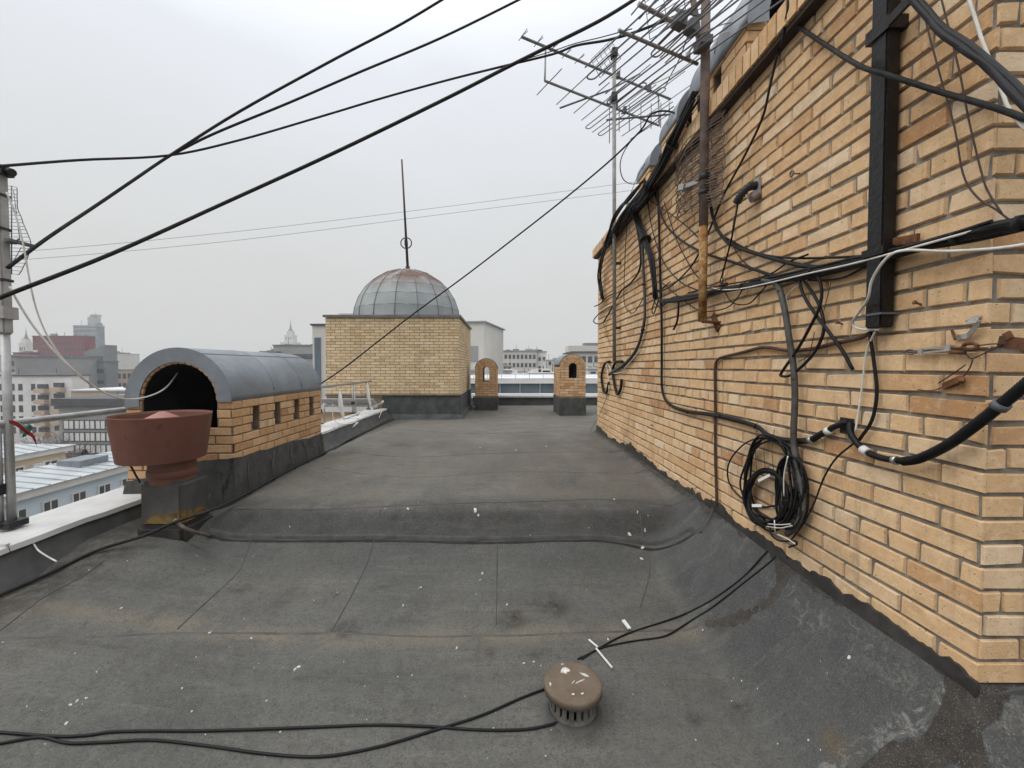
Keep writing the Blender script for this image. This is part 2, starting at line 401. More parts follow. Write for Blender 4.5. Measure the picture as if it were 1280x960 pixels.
def voussoirs(bm, c, r0, r1, n, N, a0=0.0, a1=pi, proud=.008, gap=.012, side=V((1, 0, 0))):
    lay = bm.loops.layers.float_color.get(TONE) or bm.loops.layers.float_color.new(TONE)
    c, N = V(c), V(N); Z = V((0, 0, 1))
    for i in range(n):
        t = min(1, max(0, random.gauss(.5, .28)))
        aa, ab = a0 + (a1 - a0) * i / n, a0 + (a1 - a0) * (i + 1) / n
        q = []
        for a, r, sg in ((aa, r0, 1), (ab, r0, -1), (ab, r1, -1), (aa, r1, 1)):
            a2 = a + sg * gap / 2 / r
            rr = r + (gap / 2 if r == r0 else -gap / 2) * .6
            p = c + side * (cos(a2) * rr) + Z * (sin(a2) * rr)
            q.append((bm.verts.new(p), bm.verts.new(p + N * (proud + random.uniform(-.001, .001)))))
        for f in [bm.faces.new([x[1] for x in q])] + [bm.faces.new((q[k][0], q[(k+1) % 4][0], q[(k+1) % 4][1], q[k][1])) for k in range(4)]:
            for lp in f.loops: lp[lay] = (t, t, t, 1)
def arch_sheet(bm, c, R, y0, y1, a0, a1, th=.012, seg=28, mi=0, seams=0):
    """barrel vault sheet along Y"""
    rings = []
    for i in range(seg + 1):
        a = lerp(a0, a1, i / seg)
        rings.append([bm.verts.new((c[0] + cos(a) * r, y, c[1] + sin(a) * r)) for r, y in ((R, y0), (R, y1), (R - th, y1), (R - th, y0))])
    for a, b in zip(rings, rings[1:]):
        for k in range(4):
            f = bm.faces.new((a[k], b[k], b[(k+1) % 4], a[(k+1) % 4])); f.material_index = mi; f.smooth = k in (0, 2)
    bm.faces.new(rings[0]); bm.faces.new(rings[-1][::-1])
def arch_front(bm, xc, zs, R, r, y0, y1, zb, zo, mi=0, seg=24):
    """front slab: arched outline R with an arched opening r, from zb; the opening starts at zo; its thickness runs y0..y1"""
    out = [(xc + R, zb), (xc + R, zo)] + [(xc + R * cos(pi*i/seg), zs + R * sin(pi*i/seg)) for i in range(seg+1)] + [(xc - R, zo), (xc - R, zb)]
    inn = [(xc + r, zo), (xc + r, zo)] + [(xc + r * cos(pi*i/seg), zs + r * sin(pi*i/seg)) for i in range(seg+1)] + [(xc - r, zo), (xc - r, zo)]
    def strip(y):
        o = [bm.verts.new((x, y, z)) for x, z in out]; n = [bm.verts.new((x, y, z)) for x, z in inn]
        for i in range(1, len(o) - 2):
            bm.faces.new((o[i], o[i+1], n[i+1], n[i])).material_index = mi
        bm.faces.new((o[0], o[1], n[1], n[-2], o[-2], o[-1])).material_index = mi
        return o, n
    oa, na = strip(y0); ob, nb = strip(y1)
    for i in range(1, len(na) - 2):
        bm.faces.new((na[i], na[i+1], nb[i+1], nb[i])).material_index = mi
    bm.faces.new((na[1], nb[1], nb[-2], na[-2])).material_index = mi
    for i in range(len(oa) - 1):
        bm.faces.new((oa[i], oa[i+1], ob[i+1], ob[i])).material_index = mi
# ------------------------------------------------------------------ roof deck
def build_deck():
    xs = [-2.95 + .045 * i for i in range(79)] + [.59 + .02 * i for i in range(58)]
    xs += [1.78 + .2 * i for i in range(14)]
    ys = []; y = -1.2
    while y < 15.35:
        ys.append(y); y += .03 if y < 2.6 else (.025 if y < 3.5 else (.08 if y < 7 else .2))
    bm = B(); names = ('newfelt', 'dirt_dark', 'silt', 'ochre', 'tarp', 'pale')
    L = [bm.verts.layers.float.new(k) for k in names]
    g = []
    line = lambda pp: [PD(*p).xy for p in pp]
    TL = [(line(((1226,858),(1206,880),(1196,900),(1178,925),(1150,942),(1112,956),(1070,985))), .045), (line(((1196,895),(1204,925),(1214,950),(1228,985))), .03), (line(((986,690),(985,712),(978,732),(960,754),(930,772),(884,782))), .026)]
    SPOTS = [(PD(*p).xy, r) for p, r in (((690,757), .16), ((640,775), .12), ((612,816), .05), ((672,818), .06), ((905,775), .10), ((930,885), .07), ((870,900), .05), ((430,788), .12), ((300,735), .1), ((890,640), .14), ((770,628), .10), ((120,700), .25), ((500,645), .12), ((716,900), .14))]
    def seg(p, a, b):
        d = b - a; t = min(1, max(0, (p - a).dot(d) / d.length_squared)); return (p - a - d * t).length
    seamy = lambda x: 2.32 + .03 * sin(x * 1.7 + .5)
    for y in ys:
        row = []
        for x in xs:
            inside = x > XW + .05 and YC + .05 < y < YE - .05
            if inside: row.append(None); continue
            v = bm.verts.new((x, y, deck(x, y))); r = walldist(x, y)
            n1 = noise.noise(V((x * 2.2, y * 2.2, 5))) * .5
            step = sm(2.72 + .15 * n1, 2.95, y) * (1 - sm(3.22, 3.28, y)) * sm(-2.4, -2.2, x)
            cant = 1 - sm(.33 + .08 * n1, .47 + .08 * n1, r) if y < 3.3 else 0
            v[L[0]] = max(step * lerp(.6, 1, sm(3.05, 3.15, y)), cant)
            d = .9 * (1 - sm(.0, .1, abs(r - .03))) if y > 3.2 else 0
            d = max(d, .75 * sm(3.10, 3.14, y) * (1 - sm(3.22, 3.25, y)) * sm(-2.4, -2.2, x) * (.6 + n1), .8 * (1 - sm(.0, .22, abs(y - 3.31 - .05 * n1))) * .6, .9 * sm(2.25, 2.8, -x) * (1 if y < 3.7 else .5))  # riser term simply darkens the face of the step
            q2 = V((x, y)); tp = pl = 0
            if y < 2.9 and x > .7:
                for ln, wd in TL:
                    dd = min(seg(q2, a, b) for a, b in zip(ln, ln[1:])) + .03 * noise.noise(V((x * 9, y * 9, 2))) + .012 * noise.noise(V((x * 31, y * 31, 4)))
                    tp = max(tp, 1 - sm(wd * .5, wd * 1.5, dd)); pl = max(pl, sm(wd * .8, wd * 1.5, dd) * (1 - sm(wd * 1.7, wd * 2.6, dd)) * (.65 if wd > .027 else .2))
            if y < 3.2:
                rr = r + .05 * noise.noise(V((x * 5, y * 5, 8))) + .02 * noise.noise(V((x * 19, y * 19, 1)))
                tp = max(tp, 1 - sm(.01, .065, rr)); pl = max(pl, sm(.05, .07, rr) * (1 - sm(.08, .13, rr)) * (.35 if y < 2.2 else .15))
            else: tp = max(tp, .8 * (1 - sm(.03, .09, r)))
            for c_, rd in SPOTS:
                d = max(d, 1.0 * (1 - sm(rd * .2, rd, (q2 - c_).length)))
            v[L[4]] = tp; v[L[5]] = pl
            v[L[1]] = d
            v[L[2]] = max((1 - sm(.0, .14, abs(y - seamy(x) + .05))) * (1 - cant), .5 * sm(3.4, 3.6, y), .4 * (1 - sm(0, .2, abs(y - 5.2))))
            v[L[3]] = (1 - sm(.0, .05, abs(x - 1.24 + .1 * n1))) * (1 - sm(.02, .11, abs(y - 1.5)))
            row.append(v)
        g.append(row)
    for a, b in zip(g, g[1:]):
        for i in range(len(xs) - 1):
            q = (a[i], a[i+1], b[i+1], b[i])
            if None not in q: bm.faces.new(q).smooth = True
    o = obj('roof_deck', bm, M['felt']); tag(o, 'grey felt roof deck with one raised step across it', 'roof deck', kind='structure')
    def seam(pts, w, h, mat='seam', n=8):
        path = smooth_path([V((p[0], p[1], 0)) for p in pts], n); bm = B(); rows = []
        for i, p in enumerate(path):
            t = (path[min(i+1, len(path)-1)] - path[max(i-1, 0)]).normalized(); s = V((-t.y, t.x, 0))
            ww = w * (1 + .45 * noise.noise(p * 6) + .5 * noise.noise(p * 23))
            rows.append([bm.verts.new((q.x, q.y, deck(q.x, q.y) + hh)) for q, hh in ((p - s * ww, -.004), (p - s * ww * .5, h), (p + s * ww * .5, h), (p + s * ww, -.004))])
        for a, b in zip(rows, rows[1:]):
            for k in range(3): bm.faces.new((a[k], a[k+1], b[k+1], b[k])).smooth = True
        obj('felt_seam', bm, M[mat], o)
    def px(*pp): return [PD(*p) for p in pp]
    seam(px((262,667),(300,672),(400,673),(500,674),(621,676),(760,675),(850,670),(868,668),(881,661),(888,648),(891,634),(892,620)), .013, .02, 'rollfelt')
    seam([(p.x, p.y - .022) for p in px((262,667),(300,672),(400,673),(500,674),(621,676),(760,675),(860,669),(876,664))], .012, .003, 'rollshade')  # black strip painting in the shade line below the roll
    seam(px((285,639),(400,637),(475,634),(560,630),(640,628),(760,625),(870,620)), .006, .003, 'tar')
    for pp in (((329,642),(316,669),(294,720),(270,742),(222,788)), ((476,638),(469,671),(459,705),(451,722),(414,789)), ((622,631),(621.5,676),(621,730),(620,782)), ((130,702),(60,745),(0,790)), ((799,636),(803,670),(812,712),(800,760))):
        seam(px(*pp), .004, .0035, 'felt_dark' if pp[0][0] != 799 else 'seam')
    seam(px((0,800),(120,797),(250,792),(414,792),(520,797),(640,795),(760,791),(880,780)), .010, .003, 'seam')
    seam(px((330,573),(480,570),(640,566),(800,560)), .004, .003, 'seam')
    seam(px((300,600),(480,595),(640,590),(815,585)), .003, .0025, 'seam')
    seam(px((440,545),(560,541),(700,540)), .005, .003, 'seam')
    return o
DECK = build_deck()
# ------------------------------------------------------------------ right brick wall
def flashing_strip(bm, pts_low, pts_high, th=.02, push=V((-1, 0, 0))):
    """a strip between two world polylines with thickness along push"""
    a = [[bm.verts.new(p) for p in (lo, lo + push * th, hi + push * th * .5, hi)] for lo, hi in zip(pts_low, pts_high)]
    for r, s in zip(a, a[1:]):
        for k in range(4): bm.faces.new((r[k], s[k], s[(k+1) % 4], r[(k+1) % 4]))
    bm.faces.new(a[0]); bm.faces.new(a[-1][::-1])
def brick_wall():
    t = thing('brick_wall', 'long tan brick wall hung with black cables along the roof', 'wall', (XW, YC, .3))
    ztop = 3.235
    bm = B()
    plane_with_holes(bm, (XW, YC, 0), (0, 1, 0), (-1, 0, 0), YE - YC, .1, ztop)
    plane_with_holes(bm, (XW, YC, 0), (1, 0, 0), (0, -1, 0), 2.6, .1, ztop)
    plane_with_holes(bm, (XW, YE, 0), (1, 0, 0), (0, 1, 0), 2.6, .0, ztop)
    box(bm, (XW + .01, YC + .01, ztop), (4.1, YE - .01, ztop + .1))
    obj('mortar', bm, M['mortar'], t, True)
    bm = B()
    z0 = ztop - .0765 * 41
    bricks(bm, (XW, YC - .010, 0), (0, 1, 0), (-1, 0, 0), YE - YC + .010, z0, ztop, headers='six', jit=.002, chip=.10, gap=.012, proud=.010)
    bricks(bm, (XW + .001, YC, 0), (1, 0, 0), (0, -1, 0), 2.6, z0, ztop, start=1, headers='six', jit=.002, chip=.10, gap=.012, proud=.010)
    obj('brickwork', bm, M['brick'], t, True)
    # rowlock cornice that stands out
    bm = B(); lay = bm.loops.layers.float_color.new(TONE); y = YC - .07
    while y < YE + .05:
        x0 = XW - .088 + random.uniform(-.003, .003)
        vs = box(bm, (x0, y, ztop + .002 + random.uniform(0, .002)), (XW + .2, y + .066, ztop + .122 + random.uniform(-.002, .003)))
        tn = min(1, max(0, random.gauss(.45, .25)))
        for f in {f for v in vs for f in v.link_faces}:
            for lp in f.loops: lp[lay] = (tn, tn, tn, 1)
        y += .0765
    obj('cornice', bm, M['brick'], t, True)
    bm = B(); box(bm, (XW - .074, YC - .06, ztop + .006), (XW + .19, YE + .04, ztop + .112)); obj('cornice_mortar', bm, M['mortar_dark'], t, True)
    bm = B(); box(bm, (XW - .070, YC - .05, ztop - .026), (XW - .001, YE + .03, ztop - .001)); obj('soffit_shade', bm, M['soffitbrown'], t, True)  # dark brown strip added under the cornice to deepen its shade
    bm = B(); box(bm, (XW + .2, YC + .1, ztop + .11), (4.1, YE - .1, ztop + .122)); obj('roof', bm, M['zinc'], t, True)
    # dark flashing up the foot of the wall with a ragged top
    lo, hi = [], []
    y = YC - .02
    while y < YE + .01:
        d = deck(XW - .03, y)
        n = noise.noise(V((0, y * 4, 2))) * .05 + noise.noise(V((0, y * 15, 7))) * .03 + noise.noise(V((0, y * 40, 7))) * .012
        lift = .06 if y < 3.2 else .05 + .03 * sin(y * 3)
        lo.append(V((XW - .012, y, d - .12))); hi.append(V((XW - .012, y, d + lift + n))); y += .015
    bm = B(); flashing_strip(bm, lo, hi, .022); obj('flashing', bm, M['tar'], t, True)
    lo, hi = [], []; x = XW - .03
    while x < 3.0:
        d = deck(x, YC - .03); n = noise.noise(V((x * 5, 0, 2))) * .03
        lo.append(V((x, YC - .012, d - .12))); hi.append(V((x, YC - .012, d + .02 + n))); x += .04
    bm = B(); flashing_strip(bm, lo, hi, .022, V((0, -1, 0))); obj('flashing', bm, M['felt_dark'], t, True)
    return t
brick_wall()
# ------------------------------------------------------------------ vaulted brick chimneys
def vaulted(name, label, cat, x0, x1, y0, y1, zb, zs, zfoot, brick, band=False, r=.1, zo=None, through=False, holes_side=(), side='+', group=None, skirt=.07, skirt_top=None, eave=.02, overhang=.04):
    xc, R = (x0 + x1) / 2, (x1 - x0) / 2
    t = thing(name, label, cat, (xc, y0, zb), 0, group)
    L = y1 - y0
    bm = B()
    hl = [(a, b, c, d) for a, b, c, d in holes_side]
    plane_with_holes(bm, (x1, y0, 0), (0, 1, 0), (1, 0, 0), L, zfoot, zs + .02, hl if side == '+' else ())
    plane_with_holes(bm, (x0, y0, 0), (0, 1, 0), (-1, 0, 0), L, zfoot, zs + .02, hl if side == '-' else ())
    th = .015 if band else .12
    arch_front(bm, xc, zs, R, r, y0, y0 + th, zfoot, zo)
    if through: arch_front(bm, xc, zs, R, r, y1 - .12, y1, zfoot, zo)
    else: arch_front(bm, xc, zs, R, .001, y1 - .03, y1, zfoot, zs)
    obj('mortar', bm, M['mortar_dark'], t, True)
    bm = B()
    nrow = round((zs - zb) / .0765); zc = zs - nrow * .0765
    if side in '+':
        bricks(bm, (x1, y0 - .008, 0), (0, 1, 0), (1, 0, 0), L + .008, zc, zs + .005, holes=[(a + .008, b + .008, c, d) for a, b, c, d in hl], zc=zc)
    else:
        bricks(bm, (x0, y0 - .008, 0), (0, 1, 0), (-1, 0, 0), L + .008, zc, zs + .005, holes=[(a + .008, b + .008, c, d) for a, b, c, d in hl], zc=zc)
    W2 = x1 - x0
    bricks(bm, (x0 + .001, y0, 0), (1, 0, 0), (0, -1, 0), W2 - .002, zc, zs, holes=[(R - r - .001, R + r - .001, zo, zs + 1)], zc=zc, start=1)
    if not band:
        rm = (R + r) / 2 + .01
        voussoirs(bm, (xc, y0, zs), rm, R, 15, (0, -1, 0)); voussoirs(bm, (xc, y0, zs), r, rm, 9, (0, -1, 0))
    else:
        # soffit ring of bricks inside the arch
        lay = bm.loops.layers.float_color.get(TONE)
        for i in range(18):
            a, b = pi * i / 18 + .02, pi * (i + 1) / 18 - .02
            q = [bm.verts.new((xc + cos(g) * rr, yy, zs + sin(g) * rr)) for g, rr, yy in ((a, r - .004, y0 - .006), (b, r - .004, y0 - .006), (b, r - .004, y0 + .014), (a, r - .004, y0 + .014))]
            q2 = [bm.verts.new((xc + cos(g) * rr, yy, zs + sin(g) * rr)) for g, rr, yy in ((a, r - .004, y0 - .006), (b, r - .004, y0 - .006), (b, r + .03, y0 - .006), (a, r + .03, y0 - .006))]
            for f in (bm.faces.new(q), bm.faces.new(q2)):
                tn = random.random() * .6
                for lp in f.loops: lp[lay] = (tn, tn, tn, 1)
    obj('brickwork', bm, M[brick], t, True)
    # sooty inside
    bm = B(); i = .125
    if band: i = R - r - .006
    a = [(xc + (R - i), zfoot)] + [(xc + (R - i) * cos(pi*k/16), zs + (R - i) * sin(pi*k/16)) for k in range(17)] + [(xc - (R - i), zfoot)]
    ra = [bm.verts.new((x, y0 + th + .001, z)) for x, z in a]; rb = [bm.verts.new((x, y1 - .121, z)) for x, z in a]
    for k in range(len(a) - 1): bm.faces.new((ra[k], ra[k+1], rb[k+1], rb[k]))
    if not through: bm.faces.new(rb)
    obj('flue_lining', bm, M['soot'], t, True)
    # metal barrel roof
    bm = B()
    arch_sheet(bm, (xc, zs), R + eave, y0 - (overhang if band else -.09), y1 + overhang, -.02 if band else .12, pi + (.12 if band else -.12))
    if band:
        seg = 32; rows = []
        for k in range(seg + 1):
            g = lerp(-.02, pi + .14, k / seg)
            rows.append([bm.verts.new((xc + cos(g) * rr, yy, zs + sin(g) * rr)) for rr, yy in ((R + eave, y0 - overhang - .002), (r + .012, y0 - overhang - .002), (r + .012, y0 - overhang + .012))])
        for p, q in zip(rows, rows[1:]):
            for k in range(2): bm.faces.new((p[k], q[k], q[k+1], p[k+1]))
    ro = obj('metal_roof', bm, M['zinc'], t, True)
    bm = B()
    for k in (.38, .72) if L > 1.5 else (.5,):
        yy = lerp(y0, y1, k)
        tube(bm, [V((xc + cos(g) * (R + eave), yy, zs + sin(g) * (R + eave))) for g in [pi * q / 24 for q in range(1, 24)]], .006, 5, sm_=False)
    g = radians(62)
    tube(bm, [V((xc + cos(g) * (R + eave), y0 - (overhang if band else -.09), zs + sin(g) * (R + eave))), V((xc + cos(g) * (R + eave), y1 + overhang, zs + sin(g) * (R + eave)))], .006, 5, sm_=False)
    bmesh.ops.translate(bm, vec=-t.location, verts=bm.verts); obj('roof_seam', bm, M['zinc'], ro)
    # felt skirt
    if skirt_top:
        bm = B()
        b0 = [(x0 - skirt, y0 - skirt), (x1 + skirt, y0 - skirt), (x1 + skirt, y1 + skirt), (x0 - skirt, y1 + skirt)]
        b1 = [(x0 - .017, y0 - .017), (x1 + .017, y0 - .017), (x1 + .017, y1 + .017), (x0 - .017, y1 + .017)]
        N = 14; lo, hi = [], []
        for k in range(4):
            for s in range(N):
                f = s / N; p = b0[k]; q = b0[(k+1) % 4]; p1 = b1[k]; q1 = b1[(k+1) % 4]
                x, y = lerp(p[0], q[0], f), lerp(p[1], q[1], f)
                lo.append(bm.verts.new((x, y, zfoot - .05)))
                xx, yy = lerp(p1[0], q1[0], f), lerp(p1[1], q1[1], f)
                hi.append(bm.verts.new((xx, yy, skirt_top - (.07 * (yy - y0) / max(L, .1) + .24 * min(1, max(0, (x1 - .12 - xx) / (x1 - x0))) if band else 0) + noise.noise(V((xx * 7, yy * 7, 0))) * .03)))
        n = len(lo)
        for k in range(n): bm.faces.new((lo[k], lo[(k+1) % n], hi[(k+1) % n], hi[k]))
        bm.faces.new(hi)
        obj('felt_skirt', bm, M['skirt'], t, True)
        if band:
            for k in range(5):
                bm = B()
                yy = lerp(y0 + .1, y1 - .1, k / 4) + random.uniform(-.05, .05)
                p = V((x1 + skirt + .004, yy, deck(x1 + skirt, yy))); q = V((x1 + .02, yy + random.uniform(-.04, .1), skirt_top - .06))
                tube(bm, [p, (p + q) / 2 + V((.006, random.uniform(-.05, .05), 0)), q], .007, 5)
                obj('skirt_lap', bm, M['seam'], t, True)
    return t
vaulted('vaulted_chimney', 'brick chimney with grey vaulted metal roof behind the red vent', 'chimney', -3.28, -2.36, 3.62, 5.36, .40, 1.2, .1, 'brick_orange', band=True, r=.327, zo=.955,
        holes_side=[(u, u + .115, 1.2 - 4 * .0765, 1.2 - .0765) for u in (.28, .66, 1.06, 1.42)], skirt=.07, skirt_top=.70, eave=.004, overhang=.018, group='vaulted brick chimneys on the roof')
vaulted('vaulted_chimney', 'small arched brick chimney right beside the domed tower', 'chimney', -.90, -.19, 13.3, 14.4, .52, 1.39, .06, 'brick_orange', r=.10, zo=1.02, through=True, skirt=.015, skirt_top=.50, group='vaulted brick chimneys on the roof')
vaulted('vaulted_chimney', 'small arched brick chimney near the cabled wall with dark slot', 'chimney', 1.61, 2.34, 11.8, 13.17, .62, 1.48, .06, 'brick_orange', r=.115, zo=1.14, side='-', skirt=.015, skirt_top=.60, group='vaulted brick chimneys on the roof')
for xa, xb, ya, yb in ((-.90, -.19, 13.3, 14.4), (1.61, 2.34, 11.8, 13.17)): pass
vaulted('vaulted_chimney', 'vaulted chimney on the wall top nearest the brown pipe', 'chimney', 1.57, 2.47, 2.74, 3.5, 3.36, 3.74, 3.35, 'brick', band=True, r=.32, zo=3.42, side='-', group='vaulted brick chimneys on the roof',
        holes_side=[(.30, .42, 3.43, 3.66)])
vaulted('vaulted_chimney', 'vaulted chimney on the wall top behind the rusty pole', 'chimney', 1.57, 2.15, 3.82, 4.16, 3.36, 3.74, 3.35, 'brick', band=True, r=.2, zo=3.42, side='-', group='vaulted brick chimneys on the roof',
        holes_side=[(.12, .22, 3.43, 3.66)])
vaulted('vaulted_chimney', 'farthest vaulted chimney on the wall top above the cable knot', 'chimney', 1.57, 2.05, 4.5, 4.86, 3.36, 3.66, 3.35, 'brick', band=True, r=.16, zo=3.42, side='-', group='vaulted brick chimneys on the roof', holes_side=[(.12, .22, 3.43, 3.6)])
# ------------------------------------------------------------------ domed tower
def domed_tower():
    x0, x1, y0, y1, zt = -4.68, -1.17, 11.0, 14.85, 2.82
    t = thing('domed_tower', 'square pale brick tower with grey metal dome', 'tower', ((x0+x1)/2, (y0+y1)/2, .05))
    bm = B()
    box(bm, (x0, y0, -1), (x1, y1, zt)); obj('mortar', bm, M['mortar_dark'], t, True)
    bm = B()
    bricks(bm, (x0, y0, 0), (1, 0, 0), (0, -1, 0), x1 - x0, .7, zt, gap=.013)
    bricks(bm, (x1, y0 - .008, 0), (0, 1, 0), (1, 0, 0), y1 - y0, .7, zt, start=1, gap=.013)
    bricks(bm, (x0, y0, 0), (0, 1, 0), (-1, 0, 0), y1 - y0, .7, zt, start=1, gap=.013)
    obj('brickwork', bm, M['brick_pale'], t, True)
    bm = B(); box(bm, (x0 - .05, y0 - .05, zt + .002), (x1 + .05, y1 + .05, zt + .035)); box(bm, (x0 - .056, y0 - .056, zt - .03), (x1 + .056, y0 - .05, zt + .035)); box(bm, (x1 + .05, y0 - .05, zt - .03), (x1 + .056, y1 + .05, zt + .035))
    obj('roof_edge', bm, M['domerib'], t, True)
    # felt skirt
    bm = B(); n = 40; lo, hi = [], []
    c0 = [(-3.2, y0 - .09), (x1 + .09, y0 - .09), (x1 + .09, y1)]; c1 = [(-3.2, y0 - .03), (x1 + .03, y0 - .03), (x1 + .03, y1)]
    for k in range(2):
        for s in range(n + 1):
            f = s / n
            a = V((lerp(c0[k][0], c0[k+1][0], f), lerp(c0[k][1], c0[k+1][1], f), 0)); b = V((lerp(c1[k][0], c1[k+1][0], f), lerp(c1[k][1], c1[k+1][1], f), 0))
            a.z = deck(a.x, a.y) - .05; b.z = .74 + .02 * noise.noise(b * 4) - .03 * k * f
            m = a.lerp(b, .12); m.z = deck(a.x, a.y) + .06
            m2 = b.copy(); m2.z -= .5
            lo.append([bm.verts.new(q) for q in (a + V((.05 * k, -.05 * (1-k), 0)), m, m2 + V((.02*noise.noise(b*3), .02*noise.noise(b*3+V((3,0,0))), 0)), b)])
    for p, q in zip(lo, lo[1:]):
        for k in range(3): bm.faces.new((p[k], q[k], q[k+1], p[k+1]))
    obj('felt_skirt', bm, M['felt_green'], t, True)
    bm = B(); box(bm, (x0, y0 - .06, .72), (x1 + .05, y0 - .032, .76)); obj('skirt_strip', bm, M['seam'], t, True)
    # ledge and rendered wall below, on the street side
    bm = B(); box(bm, (x0 - .3, y0 - .45, .42), (-3.3, y0 - .05, .46)); bar(bm, (x0 - .3, y0 - .3, .6), (-3.3, y0 - .3, .6), .35, .012, V((0, .5, 1))); box(bm, (x0 - .3, y0 - .46, .34), (-3.3, y0 - .44, .47))
    obj('ledge', bm, M['roofwhite'], t, True)
    bm = B(); box(bm, (x0 - .1, y0 - .3, -20), (-3.62, y0 - .06, .40)); obj('lower_wall', bm, M['cream'], t, True)
    # dome
    c = V(((x0+x1)/2 - .02, (y0+y1)/2 - .02, zt + .03)); R = 1.6; NS, NR = 16, 7
    bm = B(); rl = bm.verts.layers.float.new('rust'); rings = []
    for j in range(NR + 1):
        a = pi / 2 * j / NR; rr = R * cos(a) if j < NR else .1
        zz = 1.62 * sin(a)
        ring = []
        for k in range(NS * 2):
            g = 2 * pi * k / (NS * 2); fl = 1 if k % 2 == 0 else cos(pi / NS) + .006
            v = bm.verts.new(c + V((rr * fl * cos(g), rr * fl * sin(g), zz))); v[rl] = 1 if j in (4, 5) else (.4 if j in (3, 6) else 0); ring.append(v)
        rings.append(ring)
    for a, b in zip(rings, rings[1:]):
        for k in range(NS * 2): bm.faces.new((a[k], a[(k+1) % (NS*2)], b[(k+1) % (NS*2)], b[k]))
    bm.faces.new(rings[-1])
    dm = obj('dome', bm, M['dome'], t, True)
    bm = B(); cc = c - t.location
    for k in range(NS):
        g = 2 * pi * k / NS
        tube(bm, [cc + V((R * cos(pi/2*j/NR) * cos(g), R * cos(pi/2*j/NR) * sin(g), 1.62 * sin(pi/2*j/NR))) * 1.003 for j in range(NR)] , .013, 4, sm_=False)
    for j in (1, 2, 3, 4, 5):
        rr = R * cos(pi/2*j/NR) * 1.002
        tube(bm, [cc + V((rr * cos(2*pi*k/NS), rr * sin(2*pi*k/NS), 1.62 * sin(pi/2*j/NR))) for k in range(NS + 1)], .006, 4, sm_=False)
    obj('standing_seam', bm, M['domerib'], dm)
    bm = B(); lathe(bm, [(1.66, 0), (1.66, .05), (1.58, .06)], cc, 32); obj('dome_base', bm, M['domerib'], dm)
    # finial
    top = cc + V((0, 0, 1.62)); tip = top + V((-.16, 0, 3.36))
    sp = thing('temp', None, None); COL.objects.unlink(sp); bpy.data.objects.remove(sp)
    bm = B(); lathe(bm, [(0, .2), (.045, .19), (.03, .12), (.075, .10), (.05, .03), (.14, -.04)], top, 12)
    tube(bm, [top + V((0, 0, .1)), tip], lambda t, i: lerp(.042, .024, t), 8, sm_=False)
    fo = obj('finial', bm, M['browncable'], t)
    ctr = top.lerp(tip, .245)
    for ang in (0, pi/2):
        bm = B(); tube(bm, [ctr + V((.165 * cos(q) * cos(ang), .165 * cos(q) * sin(ang), .165 * sin(q))) for q in [2*pi*k/20 for k in range(21)]], .018, 5, sm_=False)
        obj('ring', bm, M['browncable'], fo)
domed_tower()
# ------------------------------------------------------------------ parapets and rail
def parapets():
    t = thing('left_parapet', 'low parapet with white sheet cap along the left roof edge', 'parapet', (-3.3, 4, .1)); t.name = 'roof_parapet'
    Y0, Y1 = -1.2, 10.93
    def strip(prof, mat, name, ys, jit=0):
        bm = B(); rows = []
        for y in ys:
            rows.append([bm.verts.new((x + jit * noise.noise(V((x * 9, y * 3, 1))), y, z + jit * noise.noise(V((x * 9, y * 3, 5))))) for x, z in prof])
        for a, b in zip(rows, rows[1:]):
            for k in range(len(prof) - 1): bm.faces.new((a[k], b[k], b[k+1], a[k+1])).smooth = jit > 0 and mat == 'felt_dark'
        return obj(name, bm, M[mat], t, True)
    ys = [lerp(Y0, Y1, i / 90) for i in range(91)]
    strip([(-2.86, .125), (-2.93, .17), (-3.0, .25), (-3.075, .36)], 'felt_dark', 'flashing', ys, .012)
    y = Y0
    while y < Y1 - .1:
        e = min(y + 1.25, Y1); n = 8
        d = random.uniform(-.004, .004)
        strip([(-3.05, .352), (-3.06, .385 + d), (-3.12, .392 + d), (-3.50, .385 + d), (-3.535, .378), (-3.54, .30)], 'white_sheet', 'cap_sheet', [lerp(y, e - .004, i / n) for i in range(n + 1)], .012)
        y = e
    bm = B()
    y = Y0 + 1.25
    while y < Y1:
        bar(bm, (-3.07, y, .392), (-3.52, y, .388), .022, .02); y += 1.25
    obj('cap_seam', bm, M['white_sheet'], t, True)
    bm = B(); box(bm, (-3.5, Y0, -21.9), (-3.08, Y1 - .02, .34)); obj('outer_wall', bm, M['cream'], t, True)
    t2 = thing('roof_parapet', 'low far parapet with white cap below the distant glass front', 'parapet', (1, 15.3, .1))
    bm = B(); box(bm, (-1.1, 15.2, -1), (4.5, 15.5, .40)); obj('upstand', bm, M['felt_dark'], t2, True)
    bm = B(); box(bm, (-1.1, 15.14, .405), (4.5, 15.56, .44)); box(bm, (-1.1, 15.13, .37), (4.5, 15.14, .44)); obj('cap_sheet', bm, M['white_sheet'], t2, True)
parapets()
XR = -3.42
